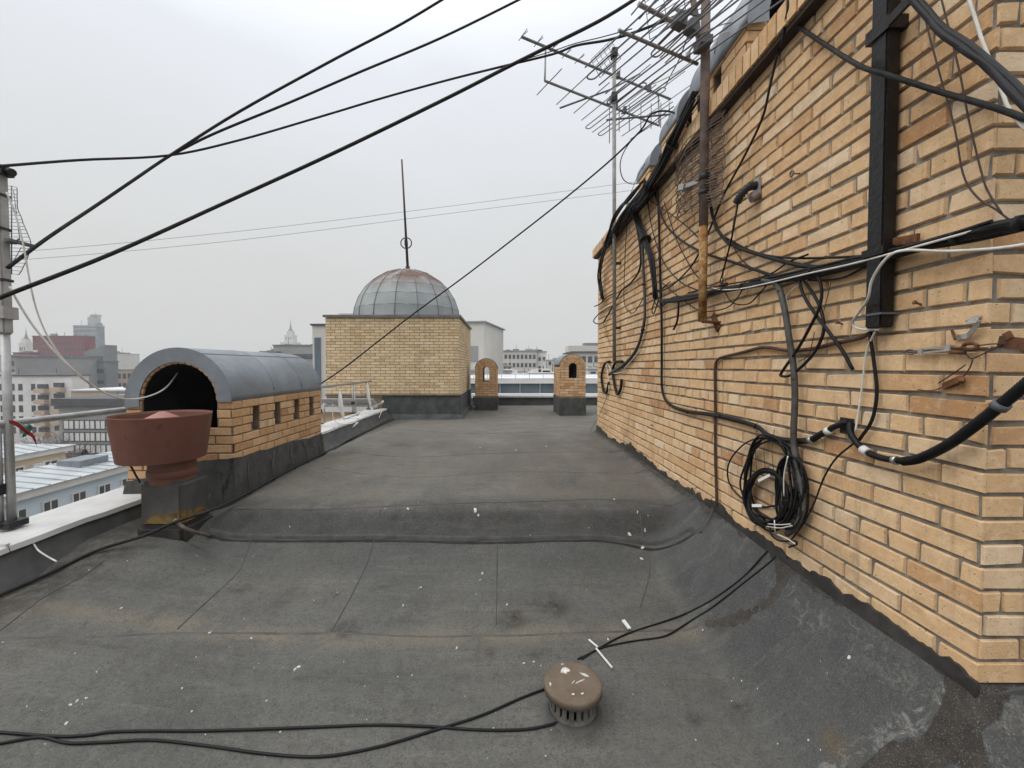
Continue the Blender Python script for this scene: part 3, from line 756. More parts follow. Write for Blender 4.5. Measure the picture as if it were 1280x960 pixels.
def railing():
    t = thing('roof_railing', 'galvanised pipe railing standing on the white parapet cap', 'railing', (XR, 1, .42))
    zr = 1.105
    bm = B(); tube(bm, [V((XR, -1, zr)), V((XR, 10.75, zr + .01))], .026, 10, sm_=False); obj('top_rail', bm, M['galv'], t, True, True)
    for y in (2.80, 4.6, 6.2, 7.75, 9.45, 10.55):
        bm = B(); tube(bm, [V((XR, y, .42)), V((XR, y, zr))], .021, 8, sm_=False); p = obj('post', bm, M['galv'], t, True, True)
        bm = B(); box(bm, (XR - .05 - t.location.x, y - .05 - t.location.y, 0), (XR + .05 - t.location.x, y + .05 - t.location.y, .015)); obj('foot_plate', bm, M['darkplastic'], p)
        bm = B(); bar(bm, V((XR, y, .63)) - t.location, V((XR, y, .70)) - t.location, .06, .06); obj('clamp', bm, M['darkplastic'], p)
railing()
def dish(px, py, d, r, label, yaw):
    c = P(px, py, d); t = thing('satellite_dish', label, 'satellite dish', (XR, c.y, .44), 0, 'satellite dishes on the far railing')
    c = c - t.location; N = V((cos(yaw), sin(yaw), .12)).normalized(); s = N.cross(V((0, 0, 1))).normalized(); u = s.cross(N)
    bm = B(); rings = []
    for j in range(6):
        f = j / 5; rings.append([bm.verts.new(c + (s * cos(2*pi*k/24) * .9 + u * sin(2*pi*k/24)) * (r * f) + N * (.07 * f * f)) for k in range(24)] if j else [bm.verts.new(c)])
    for a, b in zip(rings, rings[1:]):
        for k in range(24):
            l = []
            for v in (a[k % len(a)], a[(k+1) % len(a)] if len(a) > 1 else a[0], b[(k+1) % 24], b[k]):
                if v not in l: l.append(v)
            bm.faces.new(l)
    bmesh.ops.solidify(bm, geom=bm.faces[:], thickness=.012)
    obj('reflector', bm, M['whiteplastic'], t, smooth=True)
    bm = B(); bar(bm, c - u * r * .9 + N * .05, c + N * .32 - u * r * .75, .02); obj('feed_arm', bm, M['whiteplastic'], t)
    bm = B(); tube(bm, [c + N * .30 - u * r * .78, c + N * .36 - u * r * .6], .025, 8, sm_=False); obj('feed', bm, M['whiteplastic'], t, smooth=True)
    bm = B(); bar(bm, c - N * .02, V((0, 0, c.z)), .03); tube(bm, [V((0, 0, 0)), V((0, 0, c.z + .05))], .016, 8, sm_=False); obj('mount', bm, M['galv'], t)
dish(423, 507, 7.95, .31, 'white satellite dish seen edge-on, the nearer on the railing', radians(25))
dish(458, 494, 9.6, .31, 'white satellite dish seen edge-on, the one nearer the tower', radians(20))
# ------------------------------------------------------------------ red vent
def red_vent():
    c = P(208, 650, 3.2); c.z = .34
    t = thing('roof_vent', 'rusty red round roof vent with wide drum head on square base', 'vent', c)
    zt, zb = 1.125 - c.z, .80 - c.z
    R = .315; off = V((-.015, 0, 0))
    bm = B(); lathe(bm, [(R - .04, zb), (R - .039, zb + .008), (R - .025, zb + .12), (R - .012, zb + .22), (R - .001, zt - .01), (R, zt), (R + .004, zt + .012), (R - .004, zt + .012), (R - .01, zt - .01), (R - .055, zb + .012), (.15, zb + .01), (.15, zb - .004), (R - .04, zb)], off, 48); obj('drum', bm, M['redvent'], t)
    bm = B(); lathe(bm, [(R - .04, zt - .11), (R - .045, zt - .10), (.02, zt + .03), (0, zt + .032)], off, 8); obj('cone_cap', bm, M['pinkvent'], t)
    for k in range(3):
        g = 2 * pi * k / 3 + .4; bm = B(); bar(bm, off + V((.13 * cos(g), .13 * sin(g), zb)), off + V((.25 * cos(g), .25 * sin(g), zt - .11)), .03, .006); obj('strut', bm, M['redvent'], t)
    bm = B(); off2 = off + V((.07, 0, 0)); lathe(bm, [(.15, .28), (.15, zb + .02)], off2, 32); lathe(bm, [(.154, .33), (.158, .34), (.158, .37), (.154, .38)], off2, 32); obj('stem', bm, M['redvent'], t, smooth=True)
    bm = B(); box(bm, (-.08, -.15, -.02), (.24, .15, .31)); bmesh.ops.bevel(bm, geom=bm.edges[:], offset=.025, segments=3, affect='EDGES'); obj('base', bm, M['mossbase'], t)
    bm = B(); box(bm, (-.10, -.17, -.3), (.26, .17, -.005)); bmesh.ops.bevel(bm, geom=bm.edges[:], offset=.03, segments=2, affect='EDGES'); obj('plinth', bm, M['tar'], t)
    bm = B(); bar(bm, V((-.075, -.14, .31)), V((-.30, -.02, .5)), .010); obj('stay', bm, M['darkplastic'], t)
red_vent()
# ------------------------------------------------------------------ cables
def cable(name, label, pts, r, mat, group=None, cat='cable', seg=6, n=5, parent=None):
    bm = B(); tube(bm, pts, r, seg, n)
    o = obj(name, bm, M[mat], parent)
    if parent is None: tag(o, label, cat, group)
    return o
GW = 'cables fixed along the brick wall'
GO = 'overhead cables crossing the sky'
def wcable(label, pp, r=.008, mat='black', off=.03, name='wall_cable', n=5):
    return cable(name, label, [W(p[0], p[1], p[2] if len(p) > 2 else off) for p in pp], r, mat, GW, n=n)
def bundle(name, label, pp, strands, off=.04, group=GW, ties=(), spread=.012, n=5):
    """a taped bundle: every strand its own mesh"""
    p0 = W(pp[0][0], pp[0][1], off)
    t = thing(name, label, 'cable bundle', p0, 0, group)
    for i, (r, mat) in enumerate(strands):
        g = 2 * pi * i / len(strands)
        pts = []
        for k, p in enumerate(pp):
            w = W(p[0], p[1], p[2] if len(p) > 2 else off); s = spread * (1 + .8 * noise.noise(V((k * 1.7, i * 3.1, 0))))
            ph = g + .5 * noise.noise(V((k * .9, i, 4))); pts.append(w + V((-abs(cos(ph)) * s * .8, sin(ph) * s * .25, sin(ph) * s)) - p0)
        bm = B(); tube(bm, pts, r, 6, n); obj('strand', bm, M[mat], t)
    path = smooth_path([W(p[0], p[1], p[2] if len(p) > 2 else off) - p0 for p in pp], 8)
    for f in ties:
        i = int(f * (len(path) - 2)); a, b = path[i], path[i+1]; d = (b - a).normalized()
        bm = B(); tube(bm, [a - d * .006 - V((.008, 0, 0)), a + d * .006 - V((.008, 0, 0))], spread * 1.25 + .004, 10, sm_=False); obj('tie', bm, M['black2'], t)
    return t
K = 'black'; K2 = 'black2'; WH = 'whitecable'; G = 'greycable'
bundle('cable_bundle', 'thick black cable bundle running level across the brick wall', [(1300,276),(1245,285),(1190,300),(1110,321),(1060,333),(1010,343),(960,353),(905,363),(880,369),(850,374),(826,377)], [(.008,K),(.009,K),(.006,K),(.007,K2),(.008,K),(.005,K),(.006,K2)], .045, ties=(.05, .2, .34, .5, .66, .8), spread=.016)
wcable('white cable riding on the thick level bundle', [(1300,270),(1245,281),(1190,296,.075),(1110,318,.075),(1060,331,.075),(1010,342,.075),(960,354,.075),(925,361,.07),(900,362,.06),(884,358,.04)], .004, WH)
wcable('thin black cable sagging just above the level bundle', [(1300,282,.04),(1200,304),(1100,318),(1040,322),(980,322),(940,314),(905,296)], .006, K)
wcable('black cable sagging below the level bundle between pole and pipe', [(1085,332),(1050,348),(1010,350),(985,342)], .005, K)
wcable('white cable drooping off the right end down behind the black pipe', [(1300,303,.06),(1240,311,.06),(1180,314,.07),(1130,313,.13),(1108,323,.14),(1090,350,.13),(1084,375,.11),(1066,402,.05),(1074,411,.05),(1098,412,.06)], .005, WH)
wcable('white wire hanging from the foot of the black pipe', [(1094,414,.05),(1083,440,.03),(1078,480,.025),(1073,515,.03),(1069,540,.04)], .004, WH)
wcable('black cable hanging beside the white wire below the pipe', [(1087,415,.04),(1092,450,.03),(1096,490,.03),(1090,525,.03),(1074,550,.04)], .007, K)
bundle('cable_bundle', 'grey taped conduit dropping from the level bundle to the coil', [(955,350),(972,356),(982,385),(988,425),(993,460),(995,500),(993,550),(1000,590),(1006,625),(1000,652),(985,668)], [(.015,G),(.008,K)], .05, ties=(.15, .45, .7), spread=.006)
wcable('black looped cable knotted in a figure of eight, left half', [(998,346,.05),(1004,368,.05),(1018,391,.05),(1033,411,.05),(1052,437,.04),(1066,462,.03)], .008, K)
wcable('black looped cable knotted in a figure of eight, right half', [(1010,338,.04),(1022,345,.05),(1027,362,.05),(1025,381,.055),(1017,400,.06),(998,435,.06),(978,464,.05),(977,470,.05),(990,468,.05),(1014,446,.05),(1028,420,.05),(1029,399,.05),(1021,375,.045),(1003,348,.04)], .007, K)
wcable('rust brown pipe bent from level run down to the flashing', [(1096,412),(1075,422),(1040,430),(1015,436),(985,438),(955,434),(930,440),(905,446),(897,450),(894,460),(894,500),(894,560),(895,600),(896,632)], .0095, 'rustpipe', .025, 'wall_pipe')
bundle('cable_bundle', 'black cable pair dropping from the cornice then turning toward the coil', [(822,232,.05),(824,270),(826,330),(828,400),(828,450),(829,488),(837,505),(858,514),(885,518),(912,523),(946,533),(960,544),(980,550),(1010,551),(1027,543),(1045,533),(1062,528)], [(.011,K),(.008,K2),(.007,K)], .03, ties=(.12, .3, .45, .55, .63, .72, .82), spread=.009)
wcable('thick black cable leaving the wall hole toward the corrugated hose', [(1062,528,.03),(1064,543,.05),(1078,561,.05),(1100,572,.05),(1133,577,.05)], .013, K)
for i, (a, b, m, lb) in enumerate((((1078,561),(1085,566),'whiteplastic','white tape collar on the cable below the wall hole'), ((1117,575),(1122,576),'steelclip','steel clamp where the corrugated hose begins'), ((1033,540),(1038,537),'whiteplastic','white tape collar left of the wall hole'), ((1011,551),(1016,549),'steelclip','steel clip just right of the grey conduit'))):
    cable('cable_clamp', lb, [W(a[0], a[1], .052 if i < 2 else .032), W(b[0], b[1], .052 if i < 2 else .032)], .0175, m, 'clamps on the lower wall cables', 'clamp', 10)
def hose():
    pts = smooth_path([W(*p) for p in ((1128,577,.055),(1150,573,.055),(1185,556,.06),(1220,531,.06),(1255,503,.06),(1300,466,.06))], 26)
    bm = B(); tube(bm, pts, lambda t, i: .0165 if i % 2 else .0135, 12, sm_=False)
    tag(obj('corrugated_hose', bm, M['black']), 'black corrugated hose rising to the wall corner', 'hose')
    bm = B(); q = [W(1247, 510, .06), W(1254, 504, .06)]; tube(bm, q, .021, 12, sm_=False); tag(obj('hose_clamp', bm, M['plastic']), 'grey clamp ring around the corrugated hose', 'clamp')
hose()
wcable('thin black wire slanting from the wall hole to the floor', [(1066,555,.04),(1045,573,.04),(1030,597,.04),(1018,628,.04),(1004,655,.045),(988,676,.06)], .004, K)
bm = B(); a = W(1058, 522, .004); box(bm, (a.x - .012, a.y - .05, a.z - .07), (a.x + .02, a.y + .02, a.z)); tag(obj('wall_sleeve', bm, M['darkplastic']), 'dark sleeve in the brick where the cables enter', 'wall sleeve')
# coil
def coil():
    c = W(960, 604, .06); t = thing('cable_coil', 'big tangled coil of black cable hung low on the brick wall', 'cable coil', c)
    def loop(cx, cy, rx, ry, r, mat, tilt=0, off=.05, ph=0, wob=2.0, sweep=2*pi):
        pts = []
        for k in range(29):
            g = ph + sweep * k / 28
            a, b = rx * cos(g), ry * sin(g); x = cx + a * cos(tilt) - b * sin(tilt); y = cy + a * sin(tilt) + b * cos(tilt)
            x += wob * noise.noise(V((cos(g) * 1.2, sin(g) * 1.2, cx * .7 + rx))); y += wob * noise.noise(V((cos(g), sin(g), cy + ry)))
            pts.append(W(x, y, off + .012 * sin(g * 2 + rx)) - c)
        bm = B(); tube(bm, pts, r, 6, 3); obj('loop', bm, M[mat], t)
    for k in range(15):
        loop(958 + random.uniform(-1, 1), 622, 24 + k * .5 - 3, 34 + random.uniform(-5, 2), .0055, K, .08, .05 + .006 * (k % 4), wob=2.5)
    for k in range(7):
        loop(964 + random.uniform(-4, 5), 602 + random.uniform(-4, 4), 36 + random.uniform(-6, 5), 54 + random.uniform(-6, 5), .0055, K, random.uniform(-.15, .05), .035 + .006 * k, wob=6)
    for k in range(5):
        loop(984 + k * 2, 615 + random.uniform(-4, 6), 14 + random.uniform(-3, 4), 45 + random.uniform(-5, 6), .0055, K, -.06, .05 + .008 * (k % 3), wob=5)
    loop(955, 590, 45, 44, .005, K, .1, .03, wob=5)
    for (x, y, dx, dy) in ((948, 601, 14, -7), (940, 632, 12, 0)):
        p, q = W(x, y, .1) - c, W(x + dx, y + dy, .1) - c
        bm = B(); bar(bm, p, q, .016, .003, V((-1, 0, .2))); obj('tag_strip', bm, M['whiteplastic'], t)
    for (pp) in (((960,655),(975,656),(988,655)), ((958,658),(975,660),(990,657)), ((968,650),(969,665)), ((972,668),(985,674),(994,680)), ((985,570),(980,595),(980,620))):
        bm = B(); tube(bm, [W(x, y, .09) - c for x, y in pp], .003, 5); obj('white_tie', bm, M[WH], t)
    bm = B(); tube(bm, [W(*p) - c for p in ((962,655,.08),(964,668,.09),(975,676,.1),(992,676,.08),(996,680,.07),(986,684,.09))], .005, 6); obj('tail', bm, M[K], t)
    for x in (944, 955, 965):
        bm = B(); tube(bm, [W(x + 3, 537, .03) - c, W(x, 560, .05) - c, W(x + 2, 590, .06) - c], .0015, 4); obj('hanger_wire', bm, M['browncable'], t)
coil()
# ------- left cluster on the wall
bundle('cable_bundle', 'thick grey cable bundle bending down the wall near the far end', [(786,255,.05),(796,268),(803,290),(805,330),(807,380),(806,405),(797,435),(782,455),(768,464),(762,468)], [(.014,G),(.013,G),(.01,K2)], .035, ties=(.2, .4, .6, .8), spread=.014)
bundle('cable_bundle', 'heavy black cable trunk running along under the cornice', [(872,120,.12),(858,145,.12),(842,180,.12),(826,212,.11),(806,240,.10),(788,262,.09),(772,285,.09),(758,305,.08)], [(.013,K),(.015,K2),(.012,K),(.014,K),(.011,K),(.012,K2),(.01,K),(.013,K)], .1, ties=(.3, .55), spread=.042)
bundle('cable_bundle', 'knot of black cables hanging over the far cornice end', [(812,236,.12),(800,252,.13),(794,262,.12),(800,280,.06),(808,300,.05),(818,330,.04),(822,370,.04)], [(.011,K),(.010,K),(.012,K),(.009,K2),(.01,K),(.012,K),(.008,K)], .06, ties=(.7,), spread=.045)
bundle('cable_bundle', 'black cables spilling off the cornice at its far end', [(806,232,.12),(790,250,.14),(776,268,.14),(766,290,.12),(758,312,.10),(752,345,.05),(756,372,.04)], [(.012,K),(.01,K),(.012,K2),(.009,K),(.011,K),(.008,K)], .1, spread=.06)
for lb, pp, r, m in (
    ('thin black wire hanging in a deep loop near the far conduit', [(786,255),(783,290),(781,330),(780,375),(785,388),(792,391),(800,380),(806,371),(820,366),(838,352)], .005, K),
    ('black cable swinging down to the frayed ends at the wall edge', [(790,262),(796,285),(800,310),(800,335),(790,352),(778,362),(770,375),(762,390),(755,402)], .011, K),
    ('frayed black cable stub poking past the far wall edge', [(768,366),(758,372),(750,380),(743,383)], .009, K),
    ('black cable end curling at the far wall edge', [(770,380),(756,387),(746,395),(742,402),(748,405),(756,402)], .009, K),
    ('short thin wire dangling under the frayed cable ends', [(754,403),(758,415),(762,431)], .003, K),
    ('black cable loop hanging low at the far end, left one', [(762,452),(756,455),(752,470),(754,487),(758,491),(761,478)], .018, K),
    ('black cable loop hanging low at the far end, right one', [(778,452),(770,453),(766,462),(768,480),(772,493),(776,485),(777,474)], .018, K),
    ('white cable joining the two low loops at the far end', [(802,436),(788,452),(779,463),(775,466),(766,466),(761,457),(758,455),(760,470),(761,488)], .006, WH),
    ('thin black wire falling from the low loops to the roof', [(760,488),(757,500),(750,517),(743,530),(738,538)], .003, K),
    ('thin black cable along the grey mast foot to the low loops', [(766,380),(769,410),(769,440),(767,462)], .008, K),
    ('black cable sagging from cornice knot behind the rusty pole', [(817,236),(829,275),(846,296),(867,310),(890,320),(917,328),(952,340),(985,351)], .009, K),
    ('dark cable running down beside the rusty pole then to the bundle', [(873,120),(876,167),(885,237),(893,278),(905,298),(917,307),(952,319),(1007,333),(1045,330),(1100,319)], .0115, K),
    ('long black cable slanting from the top down to the far conduit', [(984,-10),(975,50),(962,110),(952,150),(928,200),(905,243),(887,287),(872,320),(858,340),(835,360),(812,367)], .007, K),
    ('grey brown wire stretched behind the wire mesh panel', [(806,246),(830,262),(855,280),(872,296)], .004, K2),
    ('narrow black loop hanging below the vertical cable pair', [(824,372),(819,375),(815,388),(817,392),(821,382),(823,374)], .006, K),
    ('short black cable stub hanging left of the rusty pole', [(848,373),(848,390),(846,403),(842,412)], .009, K),
    ('thin wire drooping below the bundle at the rusty pole', [(826,352),(850,372),(875,388),(905,386),(922,372),(932,352)], .004, K),
    ('black cable rising from the level bundle to the upper left', [(1010,318),(985,328),(962,343),(930,352)], .005, K),
    ('thin rusty wire dangling right of the figure of eight', [(1039,352),(1034,372),(1030,388)], .002, 'browncable'),
    ('thin rusty wire dangling inside the figure of eight', [(1018,415),(1015,430),(1010,445),(998,452)], .002, 'browncable'),
    ('thin black wire sagging from the cornice knot to the rusty pole foot', [(808,240),(815,285),(828,325),(850,352),(880,366)], .005, K),
    ('thin black wire crossing the lower rusty pole to the bundle', [(830,252),(846,300),(866,338),(884,357),(905,365)], .0045, K2),
    ('black cable bowing left of the vertical cable pair', [(796,262),(808,310),(815,350),(818,376),(826,384),(840,372),(862,370)], .006, K),
    ('thin wire straggling from the bundle up past the insulator rod', [(960,345),(940,335),(925,322),(915,300),(918,270)], .003, K2),
    ('thin wire looping below the bundle left of the grey conduit', [(905,362),(915,378),(935,380),(950,366),(962,352)], .004, K),
    ('thin black cable lying along the top of the level bundle', [(1240,276,.06),(1150,304,.06),(1060,324,.06),(1010,336,.06),(960,347,.06),(900,357,.05),(860,366,.04)], .005, K2),
    ('beige wire curling off the grey conduit', [(1020,342),(1005,352),(990,362),(983,372),(985,385)], .0025, 'whitecable')):
    wcable(lb, pp, r, m, .04)
for lb, pp, r, m in (
    ('black cable crossing the black pipe high on the wall', [(978,15),(994,30),(1032,56),(1074,82,.10),(1107,93,.10),(1179,116),(1245,135),(1300,155)], .009, K2),
    ('brown thin wire hanging at the wall corner, left of two', [(1152,-5),(1158,30),(1177,101),(1193,159),(1204,218),(1221,246),(1245,262),(1262,275)], .0028, 'browncable'),
    ('brown thin wire hanging at the wall corner, right of two', [(1175,-8),(1198,84),(1211,150),(1228,220),(1237,243),(1253,268)], .0028, 'browncable'),
    ('white cable hanging over the top of the wall corner', [(1208,-10),(1218,20),(1228,52),(1240,82,.03),(1252,113,.03),(1262,138,.03),(1285,165,.03)], .005, WH)):
    wcable(lb, pp, r, m, .035)
bundle('cable_bundle', 'fat black cable bundle sweeping down past the top right corner', [(1135,-15,.16),(1160,15,.16),(1185,42,.16),(1215,62,.16),(1242,83,.16),(1270,112,.17),(1300,140,.18)], [(.009,K),(.010,K),(.007,K2),(.009,K),(.006,K),(.007,K)], .16, spread=.022)
wcable('small black wires dropping from the cornice beside the dark arch', [(984,-5,.09),(985,10,.09),(981,30,.08),(977,60,.07)], .006, K)
# black pipe
def black_pipe():
    p = W(1098, 410, .05); t = thing('black_drainpipe', 'black painted steel pipe fixed upright on the brick wall', 'pipe', p)
    bm = B(); y0, y1 = p.y - .036, p.y + .036
    box(bm, (XW - .075, y0, p.z), (XW - .02, y1, 3.23)); bmesh.ops.bevel(bm, geom=bm.edges[:], offset=.006, segments=2, affect='EDGES'); obj('shaft', bm, M['blackpaint'], t, True)
    bm = B(); box(bm, (XW - .082, y0 - .012, p.z + .28), (XW - .008, y1 + .012, p.z + .31)); obj('bracket', bm, M['blackpaint'], t, True)
    zz = W(1098, 48, .05).z
    bm = B(); box(bm, (XW - .084, y0 - .014, zz - .02), (XW - .008, y1 + .014, zz + .03)); bar(bm, V((XW - .08, y0, zz)), V((XW - .07, y0 - .1, zz + .03)), .01, .035); bar(bm, V((XW - .07, y0 - .1, zz + .03)), V((XW - .09, y0 - .13, zz + .09)), .01, .03); obj('strap', bm, M['blackpaint'], t, True)
    zz = W(1085, 395, .05).z
    bm = B(); box(bm, (XW - .081, y0 - .008, zz - .004), (XW - .012, y1 + .008, zz + .004)); obj('wire_tie', bm, M['plastic'], t, True)
    a, b = W(1112, 304, .03), W(1148, 297, .03)
    bm = B(); bar(bm, a, b, .012, .03); obj('rusty_lug', bm, M['rustybrown'], t, True)
black_pipe()
# hardware on the wall
def hardware():
    # stay insulator
    c = W(946, 236, .02); t = thing('stay_insulator', 'dark insulator on a steel plate with a stay rod high on the brick', 'insulator', c)
    bm = B(); bar(bm, V((0, .0, -.06)), V((0, 0, .06)), .06, .012, V((1, 0, 0))); obj('plate', bm, M['galv'], t)
    bm = B(); tube(bm, [V((0, 0, .02)), V((-.05, .0, .01)), V((-.08, .03, -.03)), V((-.085, .06, -.06))], lambda t, i: .02 + .006 * (i % 2), 10); obj('body', bm, M['darkplastic'], t)
    e = W(902, 347, .03) - c
    bm = B(); tube(bm, [V((-.08, .05, -.05)), V((-.07, .05, -.08)).lerp(e, .4), e], .006, 6, sm_=False); obj('stay_rod', bm, M['blackpaint'], t)
    bm = B(); tube(bm, [e + V((0, .02 * cos(g), -.02 + .02 * sin(g))) for g in [2*pi*k/12 for k in range(13)]], .004, 5, sm_=False); bar(bm, e + V((.01, -.05, -.05)), e + V((.01, .04, -.05)), .02, .015); obj('hook', bm, M['blackpaint'], t)
    bm = B(); tube(bm, [V((.0, -.02, -.05)), V((-.045, -.02, -.07))], .022, 10, sm_=False); obj('lower_stub', bm, M['rustgrey'], t)
    c = W(997, 217, .02); bm = B(); tube(bm, [c + V((.02, 0, 0)), c + V((-.02, 0, 0))], .004, 6, sm_=False); tube(bm, [c + V((-.03, .013 * cos(g), .013 * sin(g))) for g in [2*pi*k/12 for k in range(13)]], .004, 6, sm_=False); tag(obj('ring_bolt', bm, M['rustgrey']), 'small ring bolt in the brick right of the insulator', 'bolt')
    # steel clip
    c = W(1212, 402, .012); t = thing('steel_clip', 'shiny bent steel clip on the brick near the corner', 'clip', c)
    pts = [W(*p) - c for p in ((1196,422,.012),(1210,420,.025),(1220,408,.04),(1222,400,.045),(1210,402,.04),(1224,395,.012))]
    bm = B()
    for a, b in zip(pts, pts[1:]): bar(bm, a, b, .018, .003, V((-1, 0, .3)))
    obj('band', bm, M['steelclip'], t)
    bm = B(); tube(bm, [W(1190,413,.01) - c, W(1194,424,.03) - c], .004, 6, sm_=False); obj('nail', bm, M['rustybrown'], t)
    # turnbuckle
    c = W(1185, 437, .03); t = thing('turnbuckle', 'old steel turnbuckle with rusty links lying on the brick', 'turnbuckle', c)
    bm = B()
    for dy in (-2.5, 2.5): bar(bm, W(1152, 439 + dy, .03) - c, W(1187, 435 + dy, .03) - c, .007, .007)
    bar(bm, W(1150,439,.03) - c, W(1155,439,.03) - c, .018, .02); bar(bm, W(1184,435,.03) - c, W(1190,435,.03) - c, .018, .02); obj('frame', bm, M['grey_pole'], t)
    bm = B(); tube(bm, [W(1130,440,.025) - c, W(1152,439,.03) - c], .004, 6, sm_=False); tube(bm, [W(1138 + 6 * cos(g), 440 + 3 * sin(g), .03) - c for g in [2*pi*k/10 for k in range(11)]], .003, 5, sm_=False); obj('eye', bm, M['rustgrey'], t)
    bm = B(); tube(bm, [W(1190,435,.03) - c, W(1204,435,.03) - c], .005, 6, sm_=False)
    tube(bm, [W(1213 + 9 * cos(g), 433 + 4 * sin(g), .035) - c for g in [2*pi*k/12 for k in range(13)]], .006, 6, sm_=False); tube(bm, [W(1188,440,.03) - c, W(1206,441,.035) - c], .007, 6, sm_=False); obj('rusty_link', bm, M['rustybrown'], t)
    bm = B(); tube(bm, [W(*p) - c for p in ((1222,432,.03),(1240,430,.03),(1255,430,.03))], .002, 5); tube(bm, [W(*p) - c for p in ((1252,431,.03),(1232,441,.03),(1215,448,.03),(1208,443,.03))], .002, 5); tube(bm, [W(*p) - c for p in ((1216,449,.03),(1212,460,.03),(1205,470,.03))], .002, 5); tube(bm, [W(*p) - c for p in ((1207,456,.03),(1190,468,.03),(1173,479,.03))], .002, 5); obj('wire', bm, M['browncable'], t)
    c = W(1265, 428, .02); bm = B(); bar(bm, c + V((0, -.035, -.008)), c + V((0, .03, .004)), .012, .035)
    bar(bm, c + V((0, -.03, -.03)), c + V((0, -.02, .0)), .008, .012); bar(bm, c + V((-.006, 0, .01)), c + V((-.006, .01, .03)), .006, .02)
    tag(obj('wire_anchor', bm, M['rustybrown']), 'rusty torn anchor lump at the wall corner', 'anchor')
    a, b = W(1181, 483, .012), W(1203, 473, .03); bm = B(); bar(bm, a, b, .014, .02); bar(bm, b, b + V((-.01, -.006, -.012)), .012, .012); tube(bm, [a, W(1165,488,.02), W(1147,487,.015)], .002, 5); tag(obj('rusty_hook', bm, M['rustybrown']), 'rusty hook with thin wire below the turnbuckle', 'hook')
    a = W(905, 351, .02)
    for i, (x, y, lb) in enumerate(((1004,418,'dark nail in the brick left of the black pipe'),(955,320,'dark nail stub above the level bundle'),(815,532,'dark nail in the brick low on the far half'))):
        pass
    for x, y, lb in ((1155, 383, 'small nail in the brick right of the black pipe'), (818, 533, 'small rusty hook low on the far half of the wall'), (1056, 407, 'dark nail standing out left of the black pipe')):
        p = W(x, y, .0); bm = B(); tube(bm, [p + V((.01, 0, 0)), p + V((-.035, .0, .015))], .004, 6, sm_=False); tube(bm, [p + V((-.032, 0, .013)), p + V((-.037, 0, .016))], .008, 6, sm_=False); tag(obj('nail', bm, M['rustybrown']), lb, 'nail')
hardware()
# ------------------------------------------------------------------ rusty pole and its antennas
def yagi(t, p0, p1, els, br=.014, emat='antenna', bmat='boom', zbar=None, box_at=()):
    """boom p0->p1 (world), els: (t, half length, kind, direction or None)"""
    o = t.location; p0, p1 = V(p0), V(p1); d = (p1 - p0).normalized(); s = d.cross(V((0, 0, 1))).normalized()
    bm = B(); tube(bm, [p0 - o, p1 - o], br, 8, sm_=False); obj('boom', bm, M[bmat], t)
    for f, h, kind, dr in els:
        c = p0.lerp(p1, f) - o; w = s if dr is None else V(dr).normalized(); bm = B()
        if kind == 'rod': tube(bm, [c - w * h, c + w * h], .0055, 5, sm_=False)
        elif kind == 'vee':
            tube(bm, [c - w * h * .5, c, c + w * h], .005, 5, sm_=False); tube(bm, [c + w * .02, c + w * h * .4 + V((.05, 0, .03))], .004, 5, sm_=False)
        else:
            q = .035; pts = []
            for sg in (1, -1):
                for g in [(-pi/2 + pi * k / 6) for k in range(7)]: pts.append(c + w * sg * (h + q * cos(g)) + d * sg * (q * sin(g)))
            pts.append(pts[0]); tube(bm, pts, .006, 5, sm_=False)
        obj('element', bm, M[emat], t)
    for f in box_at:
        c = p0.lerp(p1, f) - o; bm = B(); bar(bm, c - d * .04 + V((0, 0, .02)), c + d * .04 + V((0, 0, .02)), .07, .07); obj('junction_box', bm, M['plastic'], t)
def rusty_pole():
    Xp = 1.415; b = PX(878, 402, Xp); t = thing('antenna_pole', 'rusty antenna pole bolted to the brick wall below the cornice', 'pole', b)
    top = PX(877, -60, Xp) - b; mid = PX(876, 285, Xp) - b; top.y = .01; mid.x = mid.y = 0
    bm = B(); tube(bm, [V((0, 0, 0)), mid], .0285, 12, sm_=False); obj('lower_tube', bm, M['rustpole'], t)
    bm = B(); tube(bm, [mid, top], .031, 12, sm_=False); obj('upper_tube', bm, M['rustgrey'], t)
    bm = B(); bar(bm, V((0, -.01, .0)), V((.1, -.03, -.01)), .09, .012); bar(bm, V((.09, -.05, -.06)), V((.09, .03, .05)), .012, .05); obj('foot_bracket', bm, M['rustybrown'], t)
    z = PX(876, 224, Xp).z - b.z
    bm = B(); bar(bm, V((.08, .0, z)), V((-.06, .2, z + .0)), .05, .03); bar(bm, V((-.055, .19, z + .02)), V((-.06, .2, z - .02)), .07, .05); obj('arm', bm, M['grey_pole'], t)
    bm = B(); tube(bm, [V((0, 0, z - .1)), V((0, 0, z - .13))], .036, 10, sm_=False); tube(bm, [V((0, 0, z + .02)), V((0, 0, z - .03))], .036, 10, sm_=False); obj('clamp', bm, M['darkplastic'], t)
    # angle pole leaning beside it at the top
    bm = B(); bar(bm, PX(874, 50, Xp - .02) - b, PX(865, -10, Xp - .02) - b, .03, .03); obj('side_bar', bm, M['rustgrey'], t)
    return t
rusty_pole()
